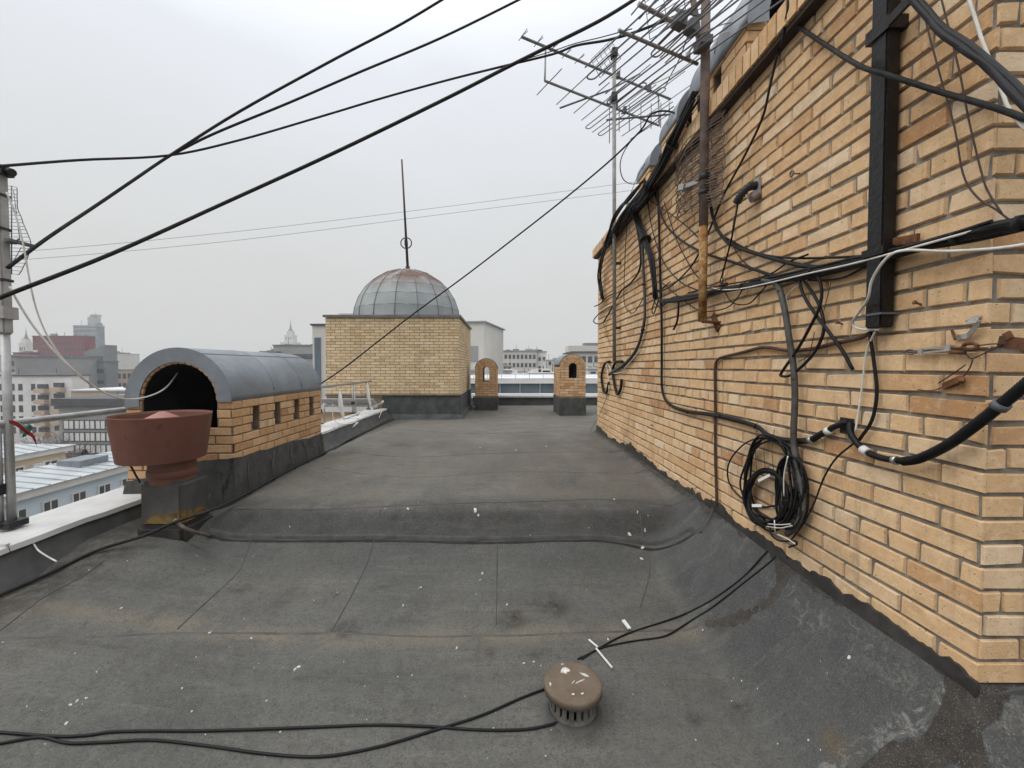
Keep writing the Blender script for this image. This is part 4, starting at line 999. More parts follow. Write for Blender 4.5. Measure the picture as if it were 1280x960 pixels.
def pole_antenna():
    Xp = 1.40; c = PX(874, 48, Xp)
    t = thing('television_antenna', 'television antenna with grey boxes at the top of the rusty pole', 'antenna', c, 0, 'television antennas above the roof')
    p1, p0 = PX(878, 46, Xp), P(798, 5, 2.72)
    w = (V((-.62, .79, -.02)))
    els = [(f, .17, 'vee', None) for f in (.02, .14, .26, .38)] + [(.5, .2, 'rod', None), (.6, .23, 'rod', None), (.68, .26, 'folded', None), (.78, .28, 'rod', None), (.9, .3, 'rod', None)]
    yagi(t, p0, p1, els, .015, box_at=(.62, .82))
    # long parallel rods of a lower log antenna
    q1 = PX(872, 80, Xp); RD = (-.50, .87, 0); q0 = q1 + V((-.87, -.40, 0)) * .75
    t2 = thing('television_antenna', 'long rod antenna below the boxes on the rusty pole', 'antenna', q1, 0, 'television antennas above the roof')
    els = [(f, lerp(.35, .72, f), 'folded' if k % 3 == 1 else 'rod', RD) for k, f in enumerate((.05, .2, .36, .52, .68, .82, .95))]
    yagi(t2, q0, q1, els, .012)
    # grid reflector
    t3 = thing('grid_reflector', 'wire reflector grid above the boxes on the rusty pole', 'antenna', P(845, 12, 3.0), 0, 'television antennas above the roof')
    bm = B(); s = V((.8, -.6, .15)).normalized(); u = V((-.1, .1, 1)).normalized()
    for k in range(9): tube(bm, [u * (.05 * k - .1) - s * .2, u * (.05 * k - .1) + s * .2], .003, 4, sm_=False)
    for k in range(4): tube(bm, [s * (.13 * k - .2) - u * .1, s * (.13 * k - .2) + u * .3], .003, 4, sm_=False)
    obj('grid', bm, M['antenna'], t3)
    bm = B(); bar(bm, V((0, 0, 0)), PX(876, 20, 1.40) - t3.location, .015); obj('arm', bm, M['antenna'], t3)
    # clamp block on the pole
    c = PX(878, 57, 1.38); bm = B(); bar(bm, c - V((0, .07, 0)), c + V((0, .05, 0)), .08, .05); tag(obj('pole_clamp', bm, M['plastic']), 'grey clamp block on the rusty pole below the antenna boxes', 'clamp')
    c = PX(860, 75, 1.36); bm = B(); tube(bm, [c, c + V((.0, 0, .05))], .018, 8, sm_=False); tube(bm, [c + V((0, 0, .05)), PX(872, 50, 1.38)], .007, 6, sm_=False); tag(obj('cable_gland', bm, M['grey_pole']), 'grey cable gland hanging left of the rusty pole', 'gland')
pole_antenna()
def mast_antenna():
    Xm = 1.435; b = PX(768, 452, Xm); t = thing('antenna_mast', 'thin grey antenna mast fixed at the far end of the brick wall', 'mast', b)
    top = PX(763.5, 86, Xm)
    top.x, top.y = b.x - .03, b.y
    bm = B(); tube(bm, [V((0, 0, 0)), top - b], .024, 8, sm_=False); obj('tube', bm, M['boom'], t, smooth=True)
    for y in (330, 410):
        z = PX(768, y, Xm).z - b.z; bm = B(); bar(bm, V((-.02, 0, z)), V((.085, 0, z)), .03, .03); obj('bracket', bm, M['darkplastic'], t)
    d = b.y
    zu = top.z - .03
    def hz(px, py, z): return PZ(px, py, z)
    t2 = thing('television_antenna', 'long twin boom television antenna on the thin grey mast', 'antenna', (top.x, top.y, zu), 0, 'television antennas above the roof')
    L0, L1 = hz(652, 46, zu), hz(838, 124, zu)
    els = [(f, .13, 'vee', None) for f in (.0, .085, .17, .25, .33, .45, .51, .57)] + [(.68, .38, 'rod', None), (.75, .45, 'rod', None), (.8, .55, 'rod', None), (.88, .5, 'rod', None), (1, .52, 'rod', None)]
    yagi(t2, L0, L1, els, .017)
    zl = P(766, 130, d).z
    l0, l1 = hz(681, 101, zl), hz(824, 157, zl)
    o = t2.location; dd = (l1 - l0).normalized(); s = dd.cross(V((0, 0, 1))).normalized()
    bm = B(); tube(bm, [l0 - o, l1 - o], .015, 8, sm_=False); obj('lower_boom', bm, M['boom'], t2)
    for f, h, k in ((.03, .26, 0), (.2, .3, 0), (.36, .34, 0), (.46, .42, 0), (.56, .5, 1), (.63, .58, 0), (.7, .55, 1), (.77, .4, 0), (.86, .45, 0), (.95, .45, 0)):
        c = l0.lerp(l1, f) - o; bm = B()
        if k:
            pts = [c + s * sg * (h + .04 * cos(g)) + dd * sg * .04 * sin(g) for sg in (1, -1) for g in [(-pi/2 + pi*q/6) for q in range(7)]]; pts.append(pts[0]); tube(bm, pts, .007, 5, sm_=False)
        else: tube(bm, [c - s * h, c + s * h], .006, 5, sm_=False)
        obj('element', bm, M['antenna'], t2)
    bm = B(); tube(bm, [l0 - o, hz(682, 62, zu) - o], .011, 6, sm_=False); obj('strut', bm, M['boom'], t2)
    bm = B(); tube(bm, [l1 - o, hz(823, 119, zu) - o], .011, 6, sm_=False); obj('strut', bm, M['boom'], t2)
    for f, z, L in ((.66, zl, (l0, l1)), (.83, zu, (L0, L1)), (.6, zu, (L0, L1)), (.58, zl, (l0, l1))):
        c = L[0].lerp(L[1], f) - o; bm = B(); bar(bm, c + V((0, 0, -.01)), c + V((0, 0, .06)), .06, .04); obj('clip', bm, M['plastic'], t2)
    for z in (zu, zl):
        bm = B(); bar(bm, V((top.x, top.y, z - .03)) - o, V((top.x, top.y, z + .07)) - o, .09, .07); obj('mast_clamp', bm, M['darkplastic'], t2)
    a, e = P(705, 132, 5.2), P(890, 62, 5.0)
    bm = B(); tube(bm, [P(700, 135, 5.1) - o, P(763, 112, 5.4) - o, P(800, 92, 5.5) - o], .011, 6, sm_=False); obj('cross_arm', bm, M['antenna'], t2)
    # small vertical yagi
    q0, q1 = P(758, 150, d), P(838, 143, 5.35)
    t3 = thing('television_antenna', 'small antenna with upright rods low on the thin grey mast', 'antenna', q0, 0, 'television antennas above the roof')
    yagi(t3, q0, q1, [(f, .16, 'rod', (0, 0, 1)) for f in (.1, .2, .36, .54, .7, .85, .98)] + [(.05, .3, 'rod', (0, 0, 1))], .012, bmat='antenna')
    c = P(757, 74, 5.3); t4 = thing('grid_reflector', 'small wire grid standing at the head of the thin grey mast', 'antenna', c, 0, 'television antennas above the roof')
    s2, u2 = V((.75, -.5, .45)).normalized(), V((-.35, .2, .9)).normalized(); bm = B()
    for k in range(6): tube(bm, [u2 * (.06*k - .15) - s2 * .15, u2 * (.06*k - .15) + s2 * .15], .0035, 4, sm_=False); tube(bm, [s2 * (.06*k - .15) - u2 * .15, s2 * (.06*k - .15) + u2 * .15], .0035, 4, sm_=False)
    obj('grid', bm, M['antenna'], t4)
    bm = B(); bar(bm, V((0, 0, 0)), V((top.x, top.y, top.z)) - c, .012); obj('arm', bm, M['antenna'], t4)
mast_antenna()
def mesh_panel():
    c = W(875, 200, .06); t = thing('wire_mesh_panel', 'rusty wavy wire mesh panel hanging against the brick behind the pole', 'mesh panel', c)
    def q(f, g):   # f along the wall 0..1, g downwards 0..1
        y = lerp(W(846, 230, .06).y, W(904, 200, .06).y, f); zt = 3.20; zb = lerp(W(848, 272, .06).z, W(892, 262, .06).z, f)
        return V((XW - .06 - .07 * sin(pi * f) - .01 * sin(g * 40 + f * 5), y, lerp(zt, zb, g) + .004 * sin(f * 16 + g * 3))) - c
    for k in range(31):
        bm = B(); tube(bm, [q(f / 14, k / 30) + V((0, 0, random.uniform(-.002, .002))) for f in range(15)], .0036, 4, 2); obj('cross_wire', bm, M['rustgrey'], t)
    for k in range(8):
        bm = B(); tube(bm, [q(k / 7 + .008 * sin(g * 2.1 + k), g / 14) for g in range(15)], .003, 4, 2); obj('upright_wire', bm, M['rustgrey'], t)
mesh_panel()
# ------------------------------------------------------------------ overhead cables
def over(label, pp, r, mat='black2', name='overhead_cable', e0=0, e1=0):
    pts = [P(*p) for p in pp]          # e0, e1: metres the cable runs on beyond what the photograph shows
    if e0: u = (pts[0] - pts[1]).normalized(); l = (pts[0] - pts[1]).length; pts = [pts[0] + u * e0, pts[0] + u * (e0 * .4), pts[0] + u * l] + pts
    if e1: u = (pts[-1] - pts[-2]).normalized(); l = (pts[-1] - pts[-2]).length; pts += [pts[-1] + u * l, pts[-1] + u * (l + e1 * .4), pts[-1] + u * (l + e1)]
    return cable(name, label, pts, r, mat, GO, n=6)
over('thickest dark cable slanting across the whole sky', [(-40,391,2.62),(0,372,2.68),(140,317,3.0),(280,254,3.4),(420,190,3.45),(560,122,3.5),(640,81,3.5),(700,51,3.5),(760,20,3.5),(830,-25,3.5)], .0142, e0=6, e1=6)
over('upper left dark cable leaving the frame at top centre', [(9,335,2.80),(60,297,3.0),(120,257,3.3),(170,223,3.5),(213,194,3.7),(300,139,3.9),(420,73,4.1),(500,31,4.2),(575,-14,4.3)], .012, e1=8)
over('dark cable just below the upper left one, leaving further right', [(213,194,3.72),(270,166,3.9),(360,129,4.1),(450,90,4.2),(550,48,4.3),(650,-1,4.4),(680,-17,4.4)], .0115, e1=8)
over('level cable from the left mast top dipping then rising to the antennas', [(-10,208,2.75),(8,207,2.8),(100,200,3.2),(213,194,3.7),(300,175,3.9),(400,146,4.0),(480,122,4.0),(560,100,4.0),(620,85,3.9),(690,68,3.7),(720,57,3.5),(760,50,3.3),(800,38,3.1),(870,10,2.9)], .0095)
over('thin cable twisted round the one that rises to the antennas', [(600,90,3.9),(640,79,3.8),(690,64,3.7),(720,54,3.5),(750,47,3.35),(790,36,3.1)], .004)
over('slanting black cable from the vaulted chimney up to the wall', [(402,479,5.4),(430,460,5.3),(480,421,5.2),(520,390,5.1),(580,346,5.0),(640,300,4.8),(700,253,4.6),(760,203,4.3),(800,164,4.0),(815,142,3.9),(840,140,3.8),(862,155,3.6)], .0085, 'black')
over('thin black cable looping from the slanting cable to the cornice', [(842,133,3.6),(820,150,3.8),(790,175,4.1),(776,200,4.3),(778,222,4.4),(790,230,4.5),(808,226,4.4)], .005, 'black')
over('thin grey guy wire dropping to the far cornice', [(806,205,4.2),(795,225,4.5),(780,265,5.2),(773,285,5.6)], .003)
over('faint upper wire across the distant sky', [(-40,312,26),(44,313,26),(300,289,28),(560,258,30),(790,228,32)], .012, 'plastic', e0=15, e1=25)
over('faint lower wire across the distant sky', [(-40,324,26),(36,324,26),(300,300,28),(560,267,30),(790,238,32)], .012, 'plastic', e0=15, e1=25)
over('white cable drooping from the left mast into the chimney arch', [(12,358,2.75),(24,380,2.78),(45,412,2.85),(80,452,2.95),(110,478,3.1),(140,495,3.3),(165,499,3.45),(190,494,3.55),(208,484,3.66),(222,466,3.85)], .0065, 'whitecable')
over('second white cable dropping steeply from the left mast', [(8,240,2.75),(20,270,2.78),(30,310,2.8),(36,345,2.82),(45,385,2.85),(60,421,2.9),(82,452,2.96),(112,479,3.1)], .005, 'whitecable')
over('loose wire rising past the pole clamp to the right', [(900,-8,2.6),(880,12,2.75),(862,40,2.9),(850,72,3.0),(838,95,3.2),(832,108,3.4)], .004)
over('bare wire stretched from the antenna boxes to the dark arch', [(870,45,2.9),(905,30,2.85),(940,26,2.8),(955,22,2.78)], .004, 'grey_pole')
over('pale wire sagging between pole clamp and dark arch', [(800,112,3.3),(850,88,3.0),(900,45,2.9),(930,34,2.8),(954,25,2.78)], .004, 'whitecable')
# ------------------------------------------------------------------ left mast
def left_mast():
    b = V((-3.38, 2.86, .43)); pb = P(15, 655, 2.86); b = V((pb.x, pb.y, .43))
    t = thing('steel_mast', 'grey steel mast standing at the left end of the railing', 'mast', b)
    at = lambda py: P(table([(205, -1.5), (410, 6), (655, 15)], py), py, 2.86) - b
    bm = B(); tube(bm, [V((0, 0, 0)), at(415)], .024, 12, sm_=False); obj('lower_tube', bm, M['galv'], t, smooth=True)
    bm = B(); bar(bm, at(418), at(206), .062, .062, V((0, 1, 0))); bmesh.ops.bevel(bm, geom=bm.edges[:], offset=.01, segments=2, affect='EDGES'); obj('upper_shaft', bm, M['grey_pole'], t)
    bm = B(); bar(bm, at(399), at(384), .095, .09, V((0, 1, 0))); obj('sleeve', bm, M['grey_pole'], t)
    for y in (243, 285, 349):
        bm = B(); bar(bm, at(y), at(y + 3), .07, .07, V((0, 1, 0))); obj('band', bm, M['darkplastic'], t)
    bm = B(); box(bm, (-.05, -.06, -.03), (.05, .06, .012)); obj('foot', bm, M['darkplastic'], t)
    c = at(214); bm = B(); bar(bm, c + V((-.04, 0, 0)), c + V((.06, 0, 0)), .08, .06); tube(bm, [c + V((.05, 0, .0)), c + V((.095, 0, -.01))], .026, 8, sm_=False); obj('clamp_head', bm, M['darkplastic'], t)
    c = at(301); z = c.z
    bm = B(); bar(bm, c, c + V((.07, .02, -.002)), .025, .03); tube(bm, [c + V((.07, .02, 0)), c + V((.1, .02, .02))], .005, 5, sm_=False); tube(bm, [c + V((.07, .02, 0)), c + V((.11, .02, -.015))], .005, 5, sm_=False); obj('grid_feed', bm, M['plastic'], t)
    # grid dish behind the mast
    t2 = thing('grid_dish', 'thin wire grid dish fixed behind the left mast', 'antenna', b + V((0, .12, z)), 0, 'television antennas above the roof')
    o = t2.location; bm = B(); tb = [(228, 17), (257, 18), (261, 20), (302, 39), (311, 36), (320, 34), (341, 20)]
    y = 230; last = None; left = []; right = []
    def g(px, py, sg): p = P(px, py, 2.98) - o; return V((p.x * sg - .0, p.y + .15 * abs(p.x), p.z))
    while y < 342:
        xr = table(tb, y) + random.uniform(-.6, .6); dy = 2 + random.uniform(-.8, .8)
        tube(bm, [g(4, y, 1), g(xr, y + dy, 1)], .0021, 4, sm_=False); p = g(xr, y + dy, 1); tube(bm, [g(4, y, 1), g(4, y, 1) - V((p.x - g(4, y, 1).x, 0, 0)) + V((0, .02, 0))], .0021, 4, sm_=False)
        right.append(p); y += 4.6
    tube(bm, right, .0026, 4, sm_=False); tube(bm, [g(9, 230, 1), g(9, 342, 1)], .0035, 4, sm_=False)
    tube(bm, [g(12, 236, 1), g(22, 302, 1)], .0022, 4, sm_=False); tube(bm, [g(9, 330, 1), g(24, 308, 1)], .0022, 4, sm_=False)
    obj('grid', bm, M['antenna'], t2)
    bm = B(); bar(bm, V((0, .06, 0)), V((0, -.1, 0)), .03, .02); obj('bracket', bm, M['plastic'], t2)
    return b
MB = left_mast()
def ribbon(name, label, pts, w, mat):
    bm = B(); path = smooth_path(pts, 6); rows = []
    for i, p in enumerate(path):
        f = i / (len(path) - 1); ww = w * (.35 + 1.2 * sin(pi * min(1, f * .9 + .05)) * .7)
        s = V((.25 * sin(f * 5), -.4, 1)).normalized() * ww
        rows.append([bm.verts.new(p - s), bm.verts.new(p + V((.01, -.012 * sin(f * 7), 0))), bm.verts.new(p + s)])
    for a, b in zip(rows, rows[1:]):
        for k in range(2): bm.faces.new((a[k], a[k+1], b[k+1], b[k])).smooth = True
    bmesh.ops.solidify(bm, geom=bm.faces[:], thickness=.003)
    tag(obj(name, bm, M[mat]), label, 'ribbon')
ribbon('ribbon', 'red ribbon tied round the left railing, end hanging', [P(10,527,2.76), P(20,530,2.72), P(30,537,2.72), P(39,545,2.73), P(46,557,2.75)], .022, 'redcloth')
ribbon('ribbon', 'pale green ribbon hanging behind the red one', [P(22,529,2.84), P(32,534,2.84), P(38,533,2.84), P(34,540,2.84), P(28,546,2.84)], .016, 'greencloth')
# long pipe along the gutter, its branch
pp = [PD(*p, .018) for p in ((-30,764),(0,749),(60,722),(120,692))] + [P(182,669,2.88), P(220,652,2.9), P(258,640,2.98), P(280,631,3.2)] + [V((-2.26, y, deck(-2.26, y) + .03)) for y in (3.7, 4.4, 5.2)] + [V((-2.6, 6.2, .2)), V((-2.85, 7.5, .14)), V((-2.88, 9.5, .14)), V((-2.9, 10.7, .15))]
cable('gutter_cable', 'long dark cable along the foot of the left parapet and chimney', pp, .011, 'black2', None, 'cable')
bm = B(); tube(bm, [P(218, 650, 2.93), P(235, 662, 2.93), PD(262, 672, .012)], .012, 8); tag(obj('short_pipe', bm, M['rustgrey']), 'short rusty pipe stub from the vent base to the step', 'pipe')
# drops of white cable over the far parapet flashing
for lb, q in (('white cable hanging over the parapet flashing nearest the chimney', [(420,535,7.7),(421,545,7.6),(427,553,7.5),(425,562,7.4)]), ('white cable hanging over the flashing below the second dish', [(459,515,9.6),(462,525,9.5),(464,533,9.4),(463,541,9.3)]), ('short white cable hanging over the flashing near the tower', [(477,514,10.3),(474,522,10.1),(472,527,10.0)]), ('white cable looped on the parapet cap below the first dish', [(416,505,7.9),(416,520,7.9),(421,528,7.85),(436,530,7.8),(446,527,7.9),(441,534,7.8),(448,528,8.0)])):
    cable('white_cable', lb, [P(*p) for p in q], .009, 'whitecable', 'white cables on the far parapet')
bm = B(); tube(bm, [P(41,678,2.72), P(48,688,2.68), P(60,696,2.66), P(71,702,2.64)], .005, 5); tag(obj('string', bm, M[WH]), 'short white cord lying on the left parapet flashing', 'cord')
# ------------------------------------------------------------------ floor things
def aerator():
    c = PD(717, 893); ctr = PZ(716, 853, .125); c = V((ctr.x, ctr.y, deck(ctr.x, ctr.y)))
    t = thing('roof_aerator', 'low round roof aerator with bird-spattered brown lid', 'aerator', c)
    hz = .125 - c.z
    bm = B(); seg = 20
    for k in range(seg):
        a, b = 2*pi*(k + .0) / seg, 2*pi*(k + .62) / seg
        vs = []
        for r in (.088, .098):
            for z in (.0, hz - .024): vs += [bm.verts.new((r*cos(a), r*sin(a), z)), bm.verts.new((r*cos(b), r*sin(b), z))]
        i = vs
        for f in ((4,5,7,6),(0,2,3,1),(0,4,6,2),(1,3,7,5)): bm.faces.new([i[q] for q in f])
    lathe(bm, [(.1, -.02), (.1, .02), (.095, .03), (.085, .03)], (0, 0, 0), 32); obj('slotted_body', bm, M['agedconc'], t)
    bm = B(); lathe(bm, [(0, 0), (.055, 0), (.055, hz)], (0, 0, 0), 16); obj('inner_tube', bm, M['tar'], t)
    bm = B(); lathe(bm, [(0, hz + .008), (.09, hz + .0075), (.116, hz + .006), (.122, hz + .004), (.1255, hz - .001), (.126, hz - .004), (.126, hz - .026), (.115, hz - .028), (.115, hz - .024), (0, hz - .024)], (0, 0, 0), 48); obj('lid', bm, M['aircap'], t)
    for dx, dy, rx, ry, g in ((-.025, .06, .027, .022, .3), (.055, .035, .028, .008, -.6), (.03, -.005, .03, .004, .5), (-.01, -.075, .009, .005, 0), (.028, -.072, .008, .005, .4), (-.1, -.02, .006, .012, 0), (.0, -.01, .02, .003, .9), (-.03, .1, .008, .004, 0)):
        bm = B(); n = 11; pts = []
        for k in range(n):
            a = 2*pi*k/n; q = random.uniform(.7, 1.15); x, y = rx * q * cos(a), ry * q * sin(a); pts.append((dx + x*cos(g) - y*sin(g), dy + x*sin(g) + y*cos(g)))
        lo = [bm.verts.new((x, y, hz + .001)) for x, y in pts]; hi = [bm.verts.new((dx + (x-dx)*.8, dy + (y-dy)*.8, hz + .0095)) for x, y in pts]
        bm.faces.new(hi)
        for k in range(n): bm.faces.new((lo[k], lo[(k+1) % n], hi[(k+1) % n], hi[k]))
        obj('dropping', bm, M['flake'], t)
    bm = B(); lathe(bm, [(.145, -.015), (.122, .003), (.102, .014), (.098, .0)], (0, 0, 0), 28); obj('tar_collar', bm, M['felt_dark'], t)
aerator()
def floorcable(label, pp, r=.0055, mat='black', extra=()):
    pts = [PD(p[0], p[1], r * (1 if len(p) < 3 else p[2])) for p in pp]
    bm = B(); path = smooth_path(pts, 6)
    for p in path: p.z = max(p.z, deck(p.x, p.y) + r * .9)
    tube(bm, path, r, 6, sm_=False); return tag(obj('floor_cable', bm, M[mat]), label, 'cable', 'black cables lying on the roof floor')
floorcable('upper black cable lying across the near floor to the aerator', [(-30,918),(0,920),(70,924),(110,921),(150,917),(250,918),(400,911),(480,909),(540,910),(600,914),(660,913),(706,903)])
floorcable('lower black cable wavering across the near floor to the aerator', [(-30,938),(0,932),(50,926),(85,932),(130,930),(190,929),(250,934),(330,946),(400,948),(470,937),(540,917),(600,898),(650,876),(690,861)])
floorcable('upper black cable running from the aerator up to the coil', [(722,826),(740,818),(780,795),(830,778),(860,768),(890,752),(930,722),(960,692),(985,676)], .0045)
floorcable('lower black cable running from the aerator to the wall foot', [(727,826),(750,812),(790,804),(830,797),(860,780),(885,764),(925,735),(960,708),(980,690)], .0045)
def small_strip(name, label, cat, a, b, w, h=.006, lift=.012):
    p, q = PD(*a, lift), PD(*b, lift); bm = B(); bar(bm, p, q, w, h); tag(obj(name, bm, M['whiteplastic']), label, cat, 'white ties on the floor cables')
small_strip('cable_tie', 'long white cable tie tail beside the aerator', 'cable tie', (745,814), (765,839), .008)
small_strip('cable_tie', 'short white cable tie end above the aerator', 'cable tie', (736,803), (747,812), .008)
small_strip('cable_tag', 'white plastic tag on the floor cable right of the aerator', 'tag', (779,778), (787,790), .02, .008)
def flake(bm, p, r, el=1.0):
    n = random.randint(5, 8); a0 = random.random() * 6; g = random.random() * pi
    lo, hi = [], []
    for k in range(n):
        a = a0 + 2*pi*k/n; rr = r * random.uniform(.5, 1.1); x, y = rr * cos(a) * el, rr * sin(a)
        X, Y = x * cos(g) - y * sin(g), x * sin(g) + y * cos(g)
        z = deck(p.x + X, p.y + Y); lo.append(bm.verts.new((p.x + X, p.y + Y, z - .002))); hi.append(bm.verts.new((p.x + X * .8, p.y + Y * .8, z + .003 + r * .15)))
    bm.faces.new(hi)
    for k in range(n): bm.faces.new((lo[k], lo[(k+1) % n], hi[(k+1) % n], hi[k]))
bm = B()
for i in range(85):
    px, py = random.uniform(0, 1180), 560 + 395 * random.random() ** .7
    p = PD(px, py)
    if p.x > 1.35 or p.x < -2.7 or p.y < .9: continue
    flake(bm, p, random.choice((.0016, .002, .002, .0028, .0035, .0045)), random.uniform(.8, 2))
for x, y, r in ((510,637,.014),(594,638,.022),(598,645,.009),(603,718,.014),(600,726,.008),(526,735,.009),(504,757,.01),(634,757,.01),(768,625,.015),(787,670,.014),(803,685,.018),(806,665,.01),(802,700,.014),(797,640,.012),(1061,826,.008),(655,830,.008),(667,829,.007),(742,846,.008),(760,800,.008),(369,838,.012),(374,834,.01),(96,877,.01),(88,882,.009),(83,906,.012),(152,761,.009),(314,799,.01),(262,792,.01),(571,811,.009),(515,845,.006),(720,890,.008),(741,892,.009),(683,558,.02),(645,563,.02),(600,560,.02),(108,875,.008)):
    flake(bm, PD(x, y), r * .72, 1.6)
tag(obj('paint_flakes', bm, M['flake']), 'white flakes and droppings strewn over the felt roof', 'flakes', kind='stuff')
# ------------------------------------------------------------------ the street and city below
ZG = -22.0
bm = B(); q = [bm.verts.new(p) for p in ((-900, -300, ZG), (900, -300, ZG), (900, 1500, ZG), (-900, 1500, ZG))]; bm.faces.new(q)
tag(obj('ground', bm, M['asphalt']), 'dark street level far below the roof', 'ground', kind='structure')
_wm = {}
def winmesh(w, h, m, dp=.06):
    k = (round(w, 2), round(h, 2), m, dp)
    if k not in _wm:
        bm = B(); box(bm, (-w/2, -dp, 0), (w/2, .02, h)); me = bpy.data.meshes.new('window'); bmesh.ops.recalc_face_normals(bm, faces=bm.faces); bm.to_mesh(me); bm.free(); me.materials.append(M[m]); _wm[k] = me
    return _wm[k]
def framemesh(w, h, m):
    k = ('f', round(w, 2), round(h, 2), m)
    if k not in _wm:
        bm = B(); e = .09 * w
        box(bm, (-w/2 - e, -.09, -e), (-w/2, .02, h + e)); box(bm, (w/2, -.09, -e), (w/2 + e, .02, h + e)); box(bm, (-w/2, -.09, -e), (w/2, .02, 0)); box(bm, (-w/2, -.09, h), (w/2, .02, h + e)); box(bm, (-.04 * w, -.08, 0), (.04 * w, .02, h))
        me = bpy.data.meshes.new('frame'); bmesh.ops.recalc_face_normals(bm, faces=bm.faces); bm.to_mesh(me); bm.free(); me.materials.append(M[m]); _wm[k] = me
    return _wm[k]
def child(name, me, parent, loc, rz=0):
    o = bpy.data.objects.new(name, me); COL.objects.link(o); o.parent = parent; o.location = loc; o.rotation_euler = (0, 0, rz); return o
def building(name, label, x0, x1, y, depth, ztop, wall, rows=0, cols=0, ww=1.2, wh=1.5, gap_top=1.2, dz=3.0, glass='glass', frame=None, rz=0, loc=None, roof='roofwhite', roof_h=.25, over=.2, zb=ZG, margin=None, band=None, cat='building', skip=()):
    w = x1 - x0
    t = thing(name, label, cat, loc or ((x0 + x1) / 2, y, zb), rz)
    h = ztop - zb
    bm = B(); box(bm, (-w/2, 0, 0), (w/2, depth, h)); obj('wall', bm, M[wall], t)
    if roof:
        bm = B(); box(bm, (-w/2 - over, -over, h + .004), (w/2 + over, depth + over, h + roof_h)); obj('roof', bm, M[roof], t)
    if h > 10 and rz == 0 and depth > 2:
        rs = random.Random(int(w * 100)); u = max(.5, y * .006)
        for k in range(3):
            x = rs.uniform(-w * .42, w * .42); a = rs.uniform(.5, 1.6) * u; bm = B(); box(bm, (x - a, depth * .3, h + roof_h * .9), (x + a, depth * .7, h + roof_h + rs.uniform(.4, 1.1) * u)); obj('roof_hut', bm, M[rs.choice(('light', 'grey2', 'greycity'))], t)
        for k in range(2):
            x = rs.uniform(-w * .45, w * .45); bm = B(); bar(bm, (x, depth * .4, h + roof_h * .9), (x, depth * .4, h + roof_h + rs.uniform(1.2, 2.6) * u), .06 * u + .04); obj('roof_mast', bm, M['paneldark'], t)
    mg = margin if margin is not None else ww
    for r in range(rows):
        z = h - gap_top - wh - r * dz
        if band:
            bm = B(); box(bm, (-w/2 + .5, -.08, z), (w/2 - .5, .02, z + wh)); obj('window', bm, M[glass], t); continue
        for c in range(cols):
            if (r, c) in skip: continue
            x = lerp(-w/2 + mg, w/2 - mg, c / max(1, cols - 1)) if cols > 1 else 0
            o = child('window', winmesh(ww, wh, glass), t, (x, 0, z))
            if frame: child('frame', framemesh(ww, wh, frame), o, (0, 0, 0))
    return t
def xpx(px, Y): return (px - CX) / F * Y
def zpx(py, Y): return PY(600, py, Y).z
# pale blue house across the street, facade along the street
def street_house(name, label, X, Y0, Y1, zeave, dx, zridge, wall, ncol, ww, wh, roofm, gap=1.0, dback=None, rows=2, frame='trim', hip=1.5):
    t = thing(name, label, 'house', (X, (Y0 + Y1) / 2, ZG), pi / 2); L = Y1 - Y0; h = zeave - ZG
    D = dback or dx * 2
    bm = B(); box(bm, (-L/2, 0, 0), (L/2, D, h)); obj('wall', bm, M[wall], t)
    bm = B(); e = .45; zr = zridge - ZG
    a = [bm.verts.new(p) for p in ((-L/2 - e, -e, h + .05), (L/2 + e, -e, h + .05), (L/2 + e, D + e, h + .05), (-L/2 - e, D + e, h + .05), (-L/2 + hip, dx, zr), (L/2 - hip, dx, zr))]
    for f in ((0,1,5,4), (1,2,5), (2,3,4,5), (3,0,4), (3,2,1,0)): bm.faces.new([a[i] for i in f])
    rf = obj('roof', bm, M[roofm], t)
    bm = B(); n = int(L / .7)
    for k in range(1, n):
        x = -L/2 + L * k / n; f = min(1, (x + L/2 + e) / (hip + e), (L/2 + e - x) / (hip + e))
        bar(bm, (x, -e, h + .08), (x, lerp(-e, dx, f), lerp(h + .08, zr + .03, f)), .05, .06)
    obj('roof_seam', bm, M[roofm], rf)
    bm = B(); box(bm, (-L/2 - .3, -.3, h - .35), (L/2 + .3, 0, h + .04)); obj('cornice', bm, M['trim'], t)
    for r in range(rows):
        for c in range(ncol):
            x = -L/2 + L * (c + .5) / ncol; o = child('window', winmesh(ww, wh, 'glass'), t, (x, 0, h - gap - wh - r * 3.4)); child('frame', framemesh(ww, wh, frame), o, (0, 0, 0))
    return t, h
t, h = street_house('street_house', 'pale blue house with rust-streaked tin roof across the street', -22, 12.5, 27.5, -4.18, 2.7, -3.84, 'blueplaster', 11, .62, 1.0, 'tinroof', .85, 2.95)
bm = B(); box(bm, (2.4, .9, h + .05), (4.0, 2.2, h + .55)); obj('dormer', bm, M['zinc'], t)
t, h = street_house('street_house', 'cream house with pale hipped roof behind the blue house', -33, 18, 31.2, -4.5, 4.2, -3.66, 'cream', 6, .95, 1.5, 'tinroof', .9, hip=3.5)
for k in (-1.5, 2.0, 4.6):
    bm = B(); box(bm, (k - .35, -.3, h - 1.35), (k + .35, -.002, h - .85)); obj('air_conditioner', bm, M['whiteplastic'], t)
bm = B()
tb = building('office_block', 'grey office block with dark-framed white windows', xpx(72, 55), xpx(72, 55) + 18, 55, 8, zpx(507, 55), 'greycity', 4, 12, 1.35, 1.05, 2.0, 1.62, 'trim', 'paneldark', roof='paneldark', roof_h=.95, over=.5)
building('panel_block', 'white panel apartment block with weathered facade', xpx(-30, 75), xpx(90, 75), 75, 3, zpx(470, 75), 'white_panel', 0, 0, roof='paneldark', roof_h=.22)
t = bpy.data.objects['panel_block']; zp = zpx(470, 75) - ZG
